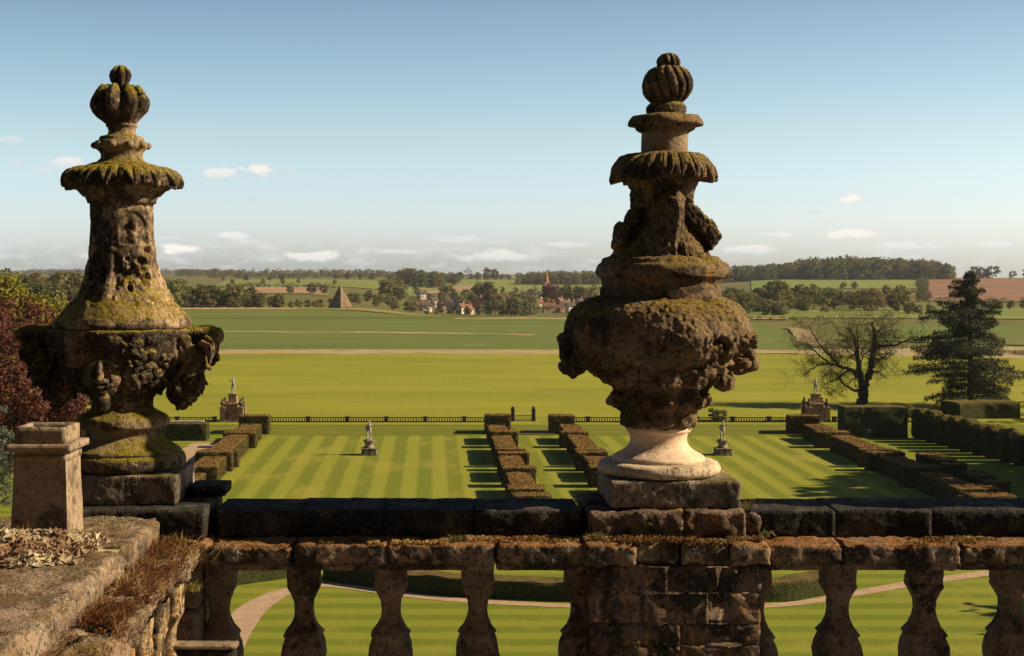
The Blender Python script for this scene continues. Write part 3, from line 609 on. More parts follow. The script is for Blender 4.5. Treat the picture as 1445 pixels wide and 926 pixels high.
def make_pier(cx, label, seed, rough=True):
    p = empty('stone_pier', (cx, 5.85, 14.1), label, 'pier', 'piers of the roof balustrade')
    mb = MB(); zt = 14.845; r4 = random.Random(seed)
    z = 14.10
    for row, h in enumerate((.10, .11, .12, .10, .085, .12, .11)):
        h = min(h, zt - z); x = -.335
        ws = [[.24, .20, .23], [.15, .31, .21], [.27, .17, .23], [.13, .22, .32], [.35, .32], [.20, .26, .21], [.3, .2, .17]][row]
        for w in ws:
            dy = r4.uniform(-.005, .004)
            add_block(mb, (cx + x + .0005, 5.565 + dy, z + .0005), (cx + x + w - .0005, 6.10, z + h - .0005), res=.012, rough=.013, rad=.003, seed=seed, chip=.012, scale=9)
            x += w
        z += h
    mb.box((cx - .325, 5.572, 14.1), (cx + .325, 6.09, zt - .004))
    mb.build('masonry', M['stone_pier'], p, True, origin=p.location)
    for s in (-1, 1): put_baluster(p, cx + s * .352, BALY + .06, seed + 60 + s, name='half_baluster')
    mb = MB()
    for a, b, dy in ((-.36, -.16, .0), (-.16, .02, .03), (.02, .21, .012), (.21, .37, -.006)):
        add_block(mb, (cx + a + .001, 5.545 + dy, 14.846), (cx + b - .001, 6.12, 14.932), res=.011, rough=.012, rad=.009, seed=seed + 80 + int(a * 40), chip=.04)
    mb.build('ledge', M['stone_ledge'], p, True, origin=p.location)
    mb = MB()
    for a, b, y, t in ((-.335, .05, 5.66, 15.040), (.05, .30, 5.663, 15.0405)):
        add_block(mb, (cx + a + .002, y, 14.925), (cx + b - .002, 6.14, t), res=.012, rough=.012, rad=.005, seed=seed + 90, chip=.02)
    add_block(mb, (cx + .305, 5.70, 14.93), (cx + .375, 6.10, 15.02), res=.012, rough=.018, rad=.03, seed=seed + 97, chip=.04)
    mb.build('cap_block', M['stone_pier'], p, True, origin=p.location)
    return p
pier_r = make_pier(.957, 'broad pier of rough red brown masonry under the brown eroded urn', 300)
pier_x = make_pier(.957 + PITCH, 'unseen masonry pier added beyond the right edge under the shading urn', 340)  # added out of view to carry the shadow-casting urn
# corner pier under the left urn
pl = empty('stone_pier', (-1.25, 5.85, 14.1), 'dark corner pier of stacked blocks under the mossy urn with the mask', 'pier', 'piers of the roof balustrade')
mb = MB()
for i, (z0, z1) in enumerate(((14.1, 14.30), (14.30, 14.47), (14.47, 14.66), (14.66, 14.845))):
    add_block(mb, (-1.60, 5.60 + .006 * (i % 2), z0 + .002), (-.925, 6.12, z1 - .002), res=.022, rough=.008, rad=.014, seed=400 + i, chip=.014)
mb.build('masonry', M['stone_baluster'], pl, True, origin=pl.location)
put_baluster(pl, -.865, BALY + .06, 407, name='half_baluster')
mb = MB(); add_block(mb, (-1.66, 5.575, 14.846), (-.872, 6.13, 14.93), res=.014, rough=.010, rad=.02, seed=410, chip=.025); mb.build('ledge', M['stone_ledge'], pl, True, origin=pl.location)
mb = MB(); add_block(mb, (-1.66, 5.62, 14.931), (-.905, 6.12, 15.054), res=.012, rough=.004, rad=.004, seed=412, chip=.005)
add_block(mb, (-1.02, 5.93, 15.057), (-.865, 6.13, 15.10), res=.02, rough=.006, rad=.01, seed=414)
mb.build('cap_block', M['stone_black'], pl, True, origin=pl.location)
# return parapet at the left, running towards the camera
rp = empty('stone_parapet', (-1.4, 4.5, 14.1), 'sunlit worn stone parapet running towards the viewer under the square chimney pot', 'parapet')
mb = MB()
for i, (a, b) in enumerate(((4.98, 5.60), (4.28, 4.98), (3.5, 4.28), (2.6, 3.5))):
    add_block(mb, (-2.3, a + .004, 14.925), (-1.07 - .008 * (i % 2), b - .004, 15.032 - .006 * (i % 2)), res=.018, rough=.016, rad=.022, seed=430, chip=.035, scale=10)
mb.build('upper_coping', M['stone_coping'], rp, True, origin=rp.location)
mb = MB()
for i, (a, b) in enumerate(((5.16, 5.565), (4.72, 5.16), (4.3, 4.72), (3.6, 4.3), (2.6, 3.6))):
    add_block(mb, (-1.9, a + .004, 14.836), (-.915 - .012 * ((i * 2) % 3), b - .004, 14.928), res=.013, rough=.030, rad=.03, seed=440, chip=.07, scale=12)
mb.build('ledge', M['stone_coping'], rp, True, origin=rp.location)
for k in range(7): put_baluster(rp, -1.005, 5.33 - .30 * k, 450 + k * 3, M['stone_ochre'])
mb = MB(); add_block(mb, (-1.5, 2.6, 14.1), (-.86, 5.56, 14.2), res=.05, seed=460); add_block(mb, (-1.62, 2.6, 14.19), (-1.2, 5.58, 14.84), res=.03, rough=.02, seed=461, chip=.03)
mb.build('backing_wall', M['stone_baluster'], rp, True, origin=rp.location)
sb = empty('stone_block', (-.87, 5.4, 14.1), 'low dark block, its lit top edge painted pale, beside the corner pier', 'block')
mb = MB(); add_block(mb, (-1.02, 5.30, 14.1), (-.735, 5.36, 14.585), res=.03, rough=.003, rad=.008, seed=470); mb.build('block_body', M['stone_black'], sb, True, origin=sb.location)
mb = MB(); add_block(mb, (-1.025, 5.292, 14.586), (-.73, 5.365, 14.604), res=.02, rough=.002, rad=.006, seed=471); mb.build('lit_edge_strip', M['clay'], sb, True, origin=sb.location)  # paler strip paints the sunlit top edge of the dark block

# ------------------------------------------------------------------ square chimney pot on the return parapet
cp = empty('chimney_pot', (-1.418, 5.225, 15.03), 'square buff clay chimney pot with a stepped rim standing on the parapet', 'chimney pot', rz=R(-2))
def frustum(mb, z0, z1, h0, h1, res=14):
    g = []; n = res
    ring = [(-1 + 2 * i / n, -1) for i in range(n)] + [(1, -1 + 2 * i / n) for i in range(n)] + [(1 - 2 * i / n, 1) for i in range(n)] + [(-1, 1 - 2 * i / n) for i in range(n)]
    m = len(ring); L = 14
    v = [((h0 + (h1 - h0) * k / L) * x, (h0 + (h1 - h0) * k / L) * y, z0 + (z1 - z0) * k / L) for k in range(L + 1) for x, y in ring]
    v = np.array(v); v = v + .0022 * np.stack([fbm(v, 9, 3, 1), fbm(v, 9, 3, 2), 0 * v[:, 0]], -1)
    f = [(k * m + j, k * m + (j + 1) % m, (k + 1) * m + (j + 1) % m, (k + 1) * m + j) for k in range(L) for j in range(m)]
    mb.add(v, f); return m
mb = MB(); frustum(mb, -.02, .305, .105, .094); mb.build('body', M['clay'], cp, False)
def ring_box(mb, z0, z1, ho, hi):
    for (a, b) in (((-ho, -ho), (ho, -hi)), ((-ho, hi), (ho, ho)), ((-ho, -hi + .0005), (-hi, hi - .0005)), ((hi, -hi + .0005), (ho, hi - .0005))):
        add_block(mb, (*a, z0), (*b, z1), res=.014, rough=.0022, rad=.004, seed=int((z0 + a[0]) * 900) % 97 + 500)
mb = MB(); ring_box(mb, .282, .305, .100, .078); ring_box(mb, .318, .345, .122, .076); mb.build('rim', M['clay'], cp, True)
mb = MB(); ring_box(mb, .300, .322, .094, .076); ring_box(mb, .343, .405, .094, .076); mb.build('collar', M['clay'], cp, True)

# ------------------------------------------------------------------ chippings, dry grass and tufts on the stonework
def leaf_quads(C, Nn, size, aspect=0.6, jitter=1.0, rg=rng, bend=False):
    n = len(C); d = rg.normal(size=(n, 3)); a = Nn + jitter * d; a /= np.maximum(np.linalg.norm(a, axis=1, keepdims=True), 1e-9)
    t = np.cross(a, rg.normal(size=(n, 3))); t /= np.maximum(np.linalg.norm(t, axis=1, keepdims=True), 1e-9); b = np.cross(a, t)
    s = np.asarray(size).reshape(-1, 1) * np.ones((n, 1))
    V_ = np.stack([C - t * s, C + b * s * aspect, C + t * s, C - b * s * aspect], 1).reshape(-1, 3)
    return V_, np.arange(n * 4).reshape(-1, 4)
def blades(base, length, lean, width, rg, segs=2):
    """thin tapering grass blades: two quads each"""
    n = len(base); up = np.array((0, 0, 1.0)) + lean; up /= np.linalg.norm(up, axis=1, keepdims=True)
    side = np.cross(up, rg.normal(size=(n, 3))); side /= np.maximum(np.linalg.norm(side, axis=1, keepdims=True), 1e-9)
    L = length.reshape(-1, 1); w = width; mid = base + up * L * .55; droop = up * L * .4 + lean * L * .35 - np.array((0, 0, 1.0)) * L * .12
    tip = mid + droop
    V_ = np.stack([base - side * w, base + side * w, mid + side * w * .7, mid - side * w * .7, tip + side * w * .1, tip - side * w * .1], 1).reshape(-1, 3)
    i = np.arange(n)[:, None] * 6
    F_ = np.concatenate([i + np.array([[0, 1, 2, 3]]), i + np.array([[3, 2, 4, 5]])])
    return V_, F_
M['chips'] = leafmat('pale_chippings', ((0.46, 0.35, 0.22), (0.66, 0.55, 0.38), (0.26, 0.15, 0.085)), trans=0.0, pos=9)
M['dry'] = leafmat('dry_moss_and_grass', ((0.26, 0.15, 0.05), (0.34, 0.23, 0.09), (0.17, 0.075, 0.025)), trans=0.15, pos=6)
M['greenblade'] = leafmat('green_grass_tuft', ((0.12, 0.14, 0.03), (0.22, 0.20, 0.06), (0.30, 0.22, 0.09)), trans=0.2, pos=9)
n = 5200; u = rng.random(n); xx = -2.1 + 0.98 * rng.random(n); yv_ = 4.62 + .56 * rng.random(n)
hh = .055 * np.clip(1 - ((xx + 1.66) / .5) ** 4, 0, 1) * np.clip(1 - ((yv_ - 4.93) / .30) ** 2, 0, 1) * (1 + .5 * fbm(np.stack([xx, yv_, 0 * xx], -1), 6, 3, 4))
keep = hh > .004; C = np.stack([xx, yv_, 15.03 + hh * rng.random(n) ** .3], -1)[keep]
V_, F_ = leaf_quads(C, np.tile((0, -.2, 1.0), (len(C), 1)), .008 + .020 * rng.random(len(C)) ** 2, .42, .6)
g_ = np.linspace(0, 1, 40); gx, gy = np.meshgrid(-2.15 + 1.05 * g_, 4.60 + .62 * g_, indexing='ij')
gh = .05 * np.clip(1 - ((gx + 1.66) / .5) ** 4, 0, 1) * np.clip(1 - ((gy - 4.93) / .30) ** 2, 0, 1)
GV = np.stack([gx, gy, 15.018 + gh], -1).reshape(-1, 3); gi = (np.arange(39)[:, None] * 40 + np.arange(39)[None, :]).ravel(); GF = np.stack([gi, gi + 40, gi + 41, gi + 1], -1)
o = mk('chippings_heap', np.concatenate([V_, GV]), np.concatenate([F_, GF + len(V_)]), M['chips'], None, False, origin=(-1.6, 4.9, 15.03))
tag(o, 'low heap of pale chippings in front of the square chimney pot', 'chippings', kind='stuff')
n = 6500; t = rng.random(n); yv_ = 5.55 - 2.2 * t; w = rng.random(n)
xx = -1.075 + .012 + .10 * w ** 1.5 + .05 * rng.normal(size=n) * (w > .5)
dens = fbm(np.stack([xx * 2, yv_, 0 * xx], -1), 5, 3, 8); k = dens > -.12
base = np.stack([xx, yv_, np.full(n, 14.925)], -1)[k]; lean = np.stack([.55 + .5 * rng.normal(size=n), -.25 + .6 * rng.normal(size=n), 0 * t], -1)[k]
V_, F_ = blades(base, (.025 + .055 * rng.random(n))[k], lean, .0016, rng)
o = mk('dry_grass', V_, F_, M['dry'], None, False, origin=(-1.05, 4.5, 14.93)); tag(o, 'dry brown grass and moss along the step of the left parapet', 'dry grass', kind='stuff')
def moss_patch(x0, x1, y0, y1, z, n, label, seed, mat='dry', zs=.012, size=.006):
    rg = np.random.default_rng(seed); xx = x0 + (x1 - x0) * rg.random(n); yy2 = y0 + (y1 - y0) * rg.random(n)
    d = fbm(np.stack([xx, yy2, 0 * xx], -1), 9, 3, seed); k = d > -.02
    C = np.stack([xx, yy2, z + zs * rg.random(n) * (d + .3)], -1)[k]
    V_, F_ = leaf_quads(C, np.tile((0, 0, .5), (len(C), 1)), size * (.5 + rg.random(len(C))), .5, 1.0, rg)
    o = mk('dry_moss', V_, F_, M[mat], None, False, origin=((x0 + x1) / 2, (y0 + y1) / 2, z)); tag(o, label, 'moss', kind='stuff')
moss_patch(-.45, .60, 5.58, 5.72, 14.928, 5200, 'rusty dry moss on the ledge between the two urns', 1)
moss_patch(.60, 1.33, 5.555, 5.655, 14.935, 4200, 'rusty dry moss on the ledge of the brown urn pier', 2, zs=.02)
moss_patch(1.9, 2.6, 5.58, 5.71, 14.928, 2000, 'pale dry moss on the ledge at the right edge', 3)
moss_patch(-1.40, -.93, 5.585, 5.62, 14.93, 1500, 'dry moss at the foot of the mossy urn slabs', 4)
moss_patch(-1.07, -.91, 3.4, 5.55, 14.925, 6000, 'crumbs of rusty moss on the outer step of the left parapet', 5, zs=.018)
def tuft(x, y, z, n, h, spread, label, seed, mat='greenblade'):
    rg = np.random.default_rng(seed); b = np.stack([x + spread * rg.normal(size=n) * .5, y + spread * rg.normal(size=n) * .4, np.full(n, z - .005)], -1)
    lean = np.stack([.5 * rg.normal(size=n), .4 * rg.normal(size=n), 0 * b[:, 0]], -1)
    V_, F_ = blades(b, h * (.4 + .6 * rg.random(n)), lean, .0016, rg); o = mk('grass_tuft', V_, F_, M[mat], None, False, origin=(x, y, z))
    tag(o, label, 'grass tuft', 'grass tufts in the stone joints')
tuft(1.275, 5.80, 15.02, 90, .085, .06, 'thin pale grass tuft at the right foot of the brown urn plinth', 1)
tuft(1.33, 5.74, 14.935, 60, .06, .05, 'grass tuft low in the broken corner right of the brown urn pier', 2)
tuft(.66, 5.63, 14.935, 110, .05, .035, 'yellow green grass tuft on the left end of the brown urn pier ledge', 3)
tuft(.10, 5.66, 14.93, 90, .035, .03, 'short grass tuft on the ledge between the balusters and dark coping', 4)
tuft(-1.02, 5.60, 14.935, 60, .045, .05, 'small green tuft on the slab corner below the mossy urn', 5)
tuft(-.905, 5.35, 14.80, 70, .06, .03, 'green tuft growing from the ochre side of the left parapet', 6)
tuft(-1.46, 5.10, 15.06, 14, .06, .03, 'two dry stalks standing in the chippings by the chimney pot', 7, 'dry')
tuft(-1.10, 5.42, 14.95, 70, .07, .05, 'straw coloured grass tuft on the parapet step behind the chippings', 8, 'dry')
# flat roof and house wall under the balustrade
M['lead'] = flat_noise('lead_roof', (0.16, 0.16, 0.16), (0.22, 0.215, 0.21), 1.5)
mb = MB(); mb.box((-12, -8, 13.9), (14, 5.6, 14.1)); tag(mb.build('roof_deck', M['lead']), None, None, kind='structure')
mb = MB(); mb.box((-12, 5.605, 0), (14, 6.10, 14.098)); tag(mb.build('house_wall', M['stone_baluster'], origin=(0, 5.85, 0)), 'tall stone garden wall of the house below the balustrade', 'wall')
# unseen house block added behind the viewer to cut sky light on front faces
M['blocker_wall'] = stone('sky_blocker_stone', (0.12, 0.085, 0.055), (0.17, 0.12, 0.08), crust_amt=0.3, moss_amt=0, lichen_amt=0, bump=.01)
hb = empty('sky_blocker', (0, -12, 0), 'unseen house block added behind the viewer to cut sky light', 'house')
mb = MB(); mb.box((-30, -20, 0), (16, -3.2, 25)); mb.build('wall', M['blocker_wall'], hb, False, origin=hb.location)
mb = MB(); mb.box((-30.4, -20.4, 25), (16.4, -2.8, 25.7)); mb.build('cornice', M['blocker_wall'], hb, False, origin=hb.location)
for k in range(9):
    mb = MB(); mb.box((-27 + 5 * k, -3.23, 16.2), (-25.4 + 5 * k, -3.1, 19.4)); mb.build('window', M['lead'], hb, False, origin=hb.location)
# ------------------------------------------------------------------ terrain
PC = np.array([(0,0),(138,0),(141.8,.4),(150,.4),(200,.15),(270,0),(480,0),(505,-.1),(560,-2.2),(640,-4.2),(720,-6.5),(820,-7.5),(900,-6),(1000,-3.2),(1300,-.9),(1600,2.4),(1900,5.3),(2100,6),(2500,4),(3200,-6),(4500,3),(5000,4.5),(5600,0),(9000,-55),(20000,-55)], float)
PR = np.array([(0,0),(138,0),(141.8,.4),(150,.4),(200,.15),(270,0),(480,0),(600,0),(700,-1),(900,0),(1150,2.3),(1500,6.5),(1700,8.2),(1900,7),(2500,0),(3200,-10),(5000,-10),(9000,-55),(20000,-55)], float)
PL = np.array([(0,0),(138,0),(141.8,.4),(150,.4),(200,.15),(270,0),(480,0),(560,.2),(600,.2),(660,-1),(760,-1),(900,1),(1200,4),(1500,6.5),(2000,9),(2500,10),(3200,4),(4500,6),(5000,7),(5600,0),(9000,-55),(20000,-55)], float)
def TZ(x, y):
    x, y = np.broadcast_arrays(np.asarray(x, float), np.asarray(y, float)); t = x / np.maximum(y, 1)
    wr = sstep(t, .17, .25); wl = sstep(t, .012, -.06)
    z = np.interp(y, PC[:, 0], PC[:, 1]) * (1 - wr) * (1 - wl) + np.interp(y, PR[:, 0], PR[:, 1]) * wr + np.interp(y, PL[:, 0], PL[:, 1]) * wl
    p = np.stack([x.ravel(), y.ravel(), 0 * x.ravel()], -1)
    z = z + (fbm(p, 1 / 420, 2, 5).reshape(x.shape) * 1.3) * sstep(y, 620, 1100) + fbm(p, 1 / 90, 2, 6).reshape(x.shape) * .12 * sstep(y, 170, 260)
    return z
def D_at(px, py, d0=120.0):
    D = np.exp(np.linspace(math.log(d0), math.log(6000), 1200)); x = (px - VX) / F * D; ray = EYE - (py - VY) / F * D
    k = np.nonzero(TZ(x, D) >= ray)[0]
    return D[k[0]] if len(k) else 5000.0
def G(px, D, dz=0.0):
    x = (px - VX) / F * D; return np.array((x, D, float(TZ(x, D)) + dz))
M['ground'] = flat_noise('rough_pasture', (0.10, 0.105, 0.026), (0.15, 0.14, 0.036), 0.02, 6, c3=(0.17, 0.14, 0.05), s3=0.006)
M['meadow'] = flat_noise('meadow_grass', (0.205, 0.212, 0.018), (0.268, 0.260, 0.024), 0.05, 8, (0.45, 1.3, 1), bump=1.2, dist=.10, c3=(0.185, 0.192, 0.022), s3=0.02)
M['crop'] = flat_noise('green_crop', (0.105, 0.135, 0.028), (0.135, 0.165, 0.034), 0.03, 6, (0.3, 2.0, 1), c3=(0.15, 0.16, 0.045), s3=0.012)
M['straw'] = flat_noise('dry_straw_margin', (0.30, 0.23, 0.11), (0.42, 0.33, 0.17), 0.5, 6, (0.5, 1.4, 1), c3=(0.15, 0.15, 0.04), s3=0.3)
M['roughgrass'] = flat_noise('rough_olive_grass', (0.19, 0.165, 0.045), (0.26, 0.21, 0.07), 0.06, 6, (0.4, 2, 1), c3=(0.14, 0.13, 0.035), s3=0.05)
M['hillgreen'] = flat_noise('hill_pasture', (0.145, 0.18, 0.036), (0.195, 0.225, 0.048), 0.012, 6, (0.5, 1.2, 1), c3=(0.23, 0.20, 0.07), s3=0.01)
M['soil'] = flat_noise('ploughed_red_soil', (0.20, 0.105, 0.06), (0.27, 0.15, 0.085), 0.03, 6, (1, 1, 1), c3=(0.16, 0.085, 0.05), s3=0.02)
M['brownfield'] = flat_noise('brown_stubble', (0.30, 0.185, 0.10), (0.38, 0.25, 0.14), 0.02, 6, (0.6, 1, 1), c3=(0.20, 0.15, 0.06), s3=0.02)
M['sand'] = flat_noise('bare_sandy_earth', (0.42, 0.28, 0.16), (0.52, 0.37, 0.22), 0.06, 6, c3=(0.22, 0.18, 0.07), s3=0.04)
ds = np.concatenate([np.linspace(15, 135, 12), [138, 139, 140, 141, 141.8, 143], np.linspace(150, 700, 60), np.exp(np.linspace(math.log(715), math.log(12000), 110))])
ts = np.linspace(-1.1, 1.1, 190)
DD, TT = np.meshgrid(ds, ts, indexing='ij'); XX = DD * TT; ZZ = TZ(XX, DD) - .06
n1 = len(ts); gi = (np.arange(len(ds) - 1)[:, None] * n1 + np.arange(n1 - 1)[None, :]).ravel()
tag(mk('terrain', np.stack([XX, DD, ZZ], -1).reshape(-1, 3), np.stack([gi, gi + 1, gi + n1 + 1, gi + n1], -1), M['ground']), None, None, kind='structure')
def patch(name, near, far, mat, lift=0.0, nm=24, nr=14, wob=0.0):
    """field sheet between two polylines given as (photo px, distance) and draped on the terrain"""
    def samp(L):
        L = np.array(L, float); return np.stack([np.interp(np.linspace(0, 1, nm), np.linspace(0, 1, len(L)), L[:, 0]), np.interp(np.linspace(0, 1, nm), np.linspace(0, 1, len(L)), L[:, 1])], -1)
    a, b = samp(near), samp(far); t = np.linspace(0, 1, nr)[:, None, None]; q = a[None] * (1 - t) + b[None] * t
    D = q[..., 1]; X = (q[..., 0] - VX) / F * D
    if wob:
        w = fbm(np.stack([X.ravel(), D.ravel(), 0 * X.ravel()], -1), 1 / 14, 3, 3).reshape(X.shape) * wob; D = D + w; X = X + w * .5
    Z = TZ(X, D) + .03 + D * .0002 + lift
    gi = (np.arange(nr - 1)[:, None] * nm + np.arange(nm - 1)[None, :]).ravel()
    o = mk(name, np.stack([X, D, Z], -1).reshape(-1, 3), np.stack([gi, gi + 1, gi + nm + 1, gi + nm], -1), mat)
    return tag(o, None, None, kind='structure')
patch('meadow', [(-900, 143.5), (2300, 143.5)], [(-900, 274), (1100, 274), (1400, 262), (1600, 240), (2300, 230)], M['meadow'], nm=60, nr=30)
patch('field_margin', [(-700, 273), (1110, 273), (1400, 262), (1600, 240), (2300, 230)], [(-700, 290), (1110, 288), (1400, 300), (1600, 290), (2300, 290)], M['straw'], .02, nm=240, nr=6, wob=5.0)
patch('crop_field', [(-300, 289), (1145, 287)], [(-300, 478), (900, 478), (1090, 420)], M['crop'], .03, nm=50, nr=24)
patch('crop_field', [(150, 482), (830, 482)], [(220, 585), (420, 590), (600, 520), (830, 500)], M['crop'], .03, nm=40, nr=12)
patch('grass_strip', [(300, 368), (600, 362), (760, 352)], [(300, 378), (600, 370), (760, 356)], M['straw'], .09, nm=160, nr=4, wob=7)
patch('grass_strip', [(640, 466), (860, 470), (1110, 466)], [(640, 478), (860, 486), (1110, 482)], M['straw'], .10, nm=160, nr=4, wob=8)
patch('crest_margin', [(150, 588), (330, 588), (420, 586)], [(150, 612), (330, 612), (420, 606)], M['sand'], .10, nm=30, nr=5, wob=3)
patch('rough_bank', [(420, 588), (520, 560), (640, 508), (760, 492)], [(420, 630), (520, 626), (640, 620), (760, 610)], M['roughgrass'], .12, nm=30, nr=8, wob=4)
patch('tyre_track', [(652, 300), (684, 300)], [(652, 303), (684, 303)], M['straw'], .12, nm=40, nr=3, wob=2)
for k_ in (0, 5): patch('tyre_track', [(652 + k_, 300), (672 + k_, 330), (712 + k_, 378)], [(652.7 + k_, 300), (672.7 + k_, 330), (712.7 + k_, 378)], M['ground'], .12, nm=30, nr=3)
patch('bare_earth', [(1147, 300), (1158, 303), (1168, 308)], [(1097, 402), (1103, 404), (1142, 372)], M['straw'], .12, nm=60, nr=30, wob=9)
patch('crop_field', [(1180, 330), (1500, 300), (2100, 290)], [(1225, 430), (1500, 420), (2100, 420)], M['crop'], .06, nm=20, nr=10)
patch('pasture', [(1000, 490), (1500, 470), (2100, 470)], [(1000, 620), (1500, 620), (2100, 640)], M['hillgreen'], .06, nm=30, nr=12)
patch('hill_field', [(570, 1000), (720, 1000), (860, 1010), (1000, 1000)], [(590, 1880), (700, 1900), (800, 1600), (1000, 1520)], M['hillgreen'], .1, nm=40, nr=24)
patch('brown_streak', [(596, 1120), (640, 1150)], [(650, 1480), (700, 1500)], M['brownfield'], .35, nm=10, nr=10, wob=10)
patch('hill_field', [(1060, 1130), (1300, 1120)], [(1060, 1500), (1303, 1480)], M['hillgreen'], .1, nm=20, nr=10)
patch('bright_field', [(1165, 760), (1302, 780)], [(1165, 960), (1300, 980)], M['roughgrass'], .1, nm=20, nr=10)
patch('ploughed_field', [(1307, 790), (1500, 760), (1900, 760)], [(1303, 1640), (1500, 1660), (1900, 1660)], M['soil'], .12, nm=20, nr=20)
patch('stubble_field', [(330, 960), (400, 940), (465, 900)], [(345, 1130), (400, 1140), (460, 1120)], M['brownfield'], .12, nm=16, nr=8, wob=10)
patch('hill_field', [(300, 1150), (460, 1140), (560, 1100)], [(330, 1600), (470, 1600), (570, 1500)], M['hillgreen'], .12, nm=20, nr=10)

# ------------------------------------------------------------------ lawns, bank, paths
def lawnmat(name, period, along, c1, c2, c3):
    m, nt = newmat(name); N = NT(nt); pos = N.n('ShaderNodeNewGeometry').outputs['Position']; s = N.n('ShaderNodeSeparateXYZ'); nt.links.new(pos, s.inputs[0])
    wob = N.math('MULTIPLY', N.math('SUBTRACT', N.noise(pos, .12, 2), .5), .25)
    a = N.math('SINE', N.math('MULTIPLY', N.math('ADD', s.outputs[0 if along else 1], wob), math.tau / period))
    b = N.math('SINE', N.math('MULTIPLY', N.math('ADD', s.outputs[1 if along else 0], wob), math.tau / (period * 2.3)))
    st = N.ramp(N.math('ADD', a, N.math('ADD', N.math('MULTIPLY', b, .05), N.math('MULTIPLY', N.math('SUBTRACT', N.noise(pos, 2.5, 4, .7), .5), 0.3))), -.5, .5)
    col = N.mix(N.math('ADD', N.math('MULTIPLY', st, .72), N.math('MULTIPLY', N.noise(pos, 3.0, 5, .75), .4), clamp=True), c1, c2)
    col = N.mix(N.math('MULTIPLY', N.ramp(N.noise(N.vmul(pos, (1, .5, 1)), .16, 8, .75), .48, .68), .8), col, c3)
    N.out(col, .95, N.noise(pos, 9, 3, .7), .03, 1.0, spec=.08)
    return m
M['lawn'] = lawnmat('mown_striped_lawn', 2.3, True, (0.124, 0.148, 0.015), (0.236, 0.242, 0.028), (0.30, 0.262, 0.045))
M['lawn2'] = lawnmat('mown_near_lawn', 2.2, False, (0.115, 0.145, 0.015), (0.195, 0.214, 0.024), (0.235, 0.222, 0.036))
M['bank'] = flat_noise('grass_bank', (0.125, 0.14, 0.018), (0.16, 0.165, 0.022), .4, 5, (.3, 2, 1))
M['gravel'] = flat_noise('pinkish_gravel', (0.35, 0.235, 0.15), (0.44, 0.31, 0.205), 1.5, 5, bump=30, dist=.02)
def sheet(name, x0, x1, y0, y1, z, mat, nx=2, ny=2):
    v = [(x, y, z) for y in np.linspace(y0, y1, ny) for x in np.linspace(x0, x1, nx)]
    f = [(j * nx + i, j * nx + i + 1, (j + 1) * nx + i + 1, (j + 1) * nx + i) for j in range(ny - 1) for i in range(nx - 1)]
    return tag(mk(name, v, f, mat), None, None, kind='structure')
sheet('lawn', -16.2, 35.2, 76, 137.9, .02, M['lawn'])
sheet('side_lawn', -70, -16.2, 76, 137.9, .018, M['lawn2']); sheet('side_lawn', 35.2, 110, 76, 137.9, .018, M['lawn2'])
sheet('front_lawn', -70, 110, 8, 76, .022, M['lawn2'])
v = [(x, y, z) for y, z in ((137.9, .03), (138.4, .05), (141.4, .40), (142, .425), (145.6, .43)) for x in (-70, 110)]
tag(mk('grass_bank', v, [(2 * i, 2 * i + 1, 2 * i + 3, 2 * i + 2) for i in range(4)], M['bank'], smooth=False), None, None, kind='structure')
def ribbon(name, pts, mat, z=.04):
    pts = np.array(pts, float); n = 8 * len(pts); t = np.linspace(0, len(pts) - 1, n); k = np.arange(len(pts))
    x, y, w = (np.interp(t, k, pts[:, i]) for i in range(3))
    for _ in range(6):
        for q in (x, y, w): q[1:-1] = (q[:-2] + 2 * q[1:-1] + q[2:]) / 4
    dx, dy = np.gradient(x), np.gradient(y); L = np.hypot(dx, dy); nx, ny = -dy / L, dx / L
    v = np.concatenate([np.stack([x - nx * w, y - ny * w, np.full(n, z)], -1), np.stack([x + nx * w, y + ny * w, np.full(n, z)], -1)])
    return tag(mk(name, v, np.array([(i, i + 1, n + i + 1, n + i) for i in range(n - 1)]), mat), None, None, kind='structure')
gp = lambda px, py: ((px - VX) / F * EYE * F / (py - VY), EYE * F / (py - VY))
ribbon('gravel_path', [(*gp(300, 960), .8), (*gp(322, 905), .8), (*gp(352, 862), .75), (*gp(392, 838), .6), (*gp(455, 824), .45), (*gp(570, 840), .45), (*gp(655, 849), .42), (*gp(790, 856), .35), (*gp(1000, 861), .35), (*gp(1130, 853), .35), (*gp(1220, 836), .45), (*gp(1300, 822), .5), (*gp(1420, 806), .5)], M['gravel'])
ribbon('side_path', [(-20.9, 98, 1.7), (-20.9, 118, 1.7), (-20.7, 132, 1.6)], M['gravel'])
ribbon('centre_path', [(7.6, 138.6, .25), (12, 138.6, .25)], M['gravel'], .13)

# ------------------------------------------------------------------ clipped hedges
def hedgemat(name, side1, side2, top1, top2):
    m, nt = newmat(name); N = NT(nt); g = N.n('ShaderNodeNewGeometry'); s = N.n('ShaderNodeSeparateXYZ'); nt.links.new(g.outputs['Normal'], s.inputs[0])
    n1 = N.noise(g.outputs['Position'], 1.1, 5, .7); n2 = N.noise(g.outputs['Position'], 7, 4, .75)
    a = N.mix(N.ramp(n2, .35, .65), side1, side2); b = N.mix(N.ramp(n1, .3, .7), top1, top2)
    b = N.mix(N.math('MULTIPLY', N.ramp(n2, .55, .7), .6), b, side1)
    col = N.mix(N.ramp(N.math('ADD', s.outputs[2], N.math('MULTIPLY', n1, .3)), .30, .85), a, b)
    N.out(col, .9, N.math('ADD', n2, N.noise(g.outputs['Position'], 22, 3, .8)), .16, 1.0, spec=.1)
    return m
M['hedge'] = hedgemat('clipped_yew', (0.028, 0.030, 0.009), (0.15, 0.115, 0.034), (0.33, 0.175, 0.055), (0.22, 0.145, 0.042))
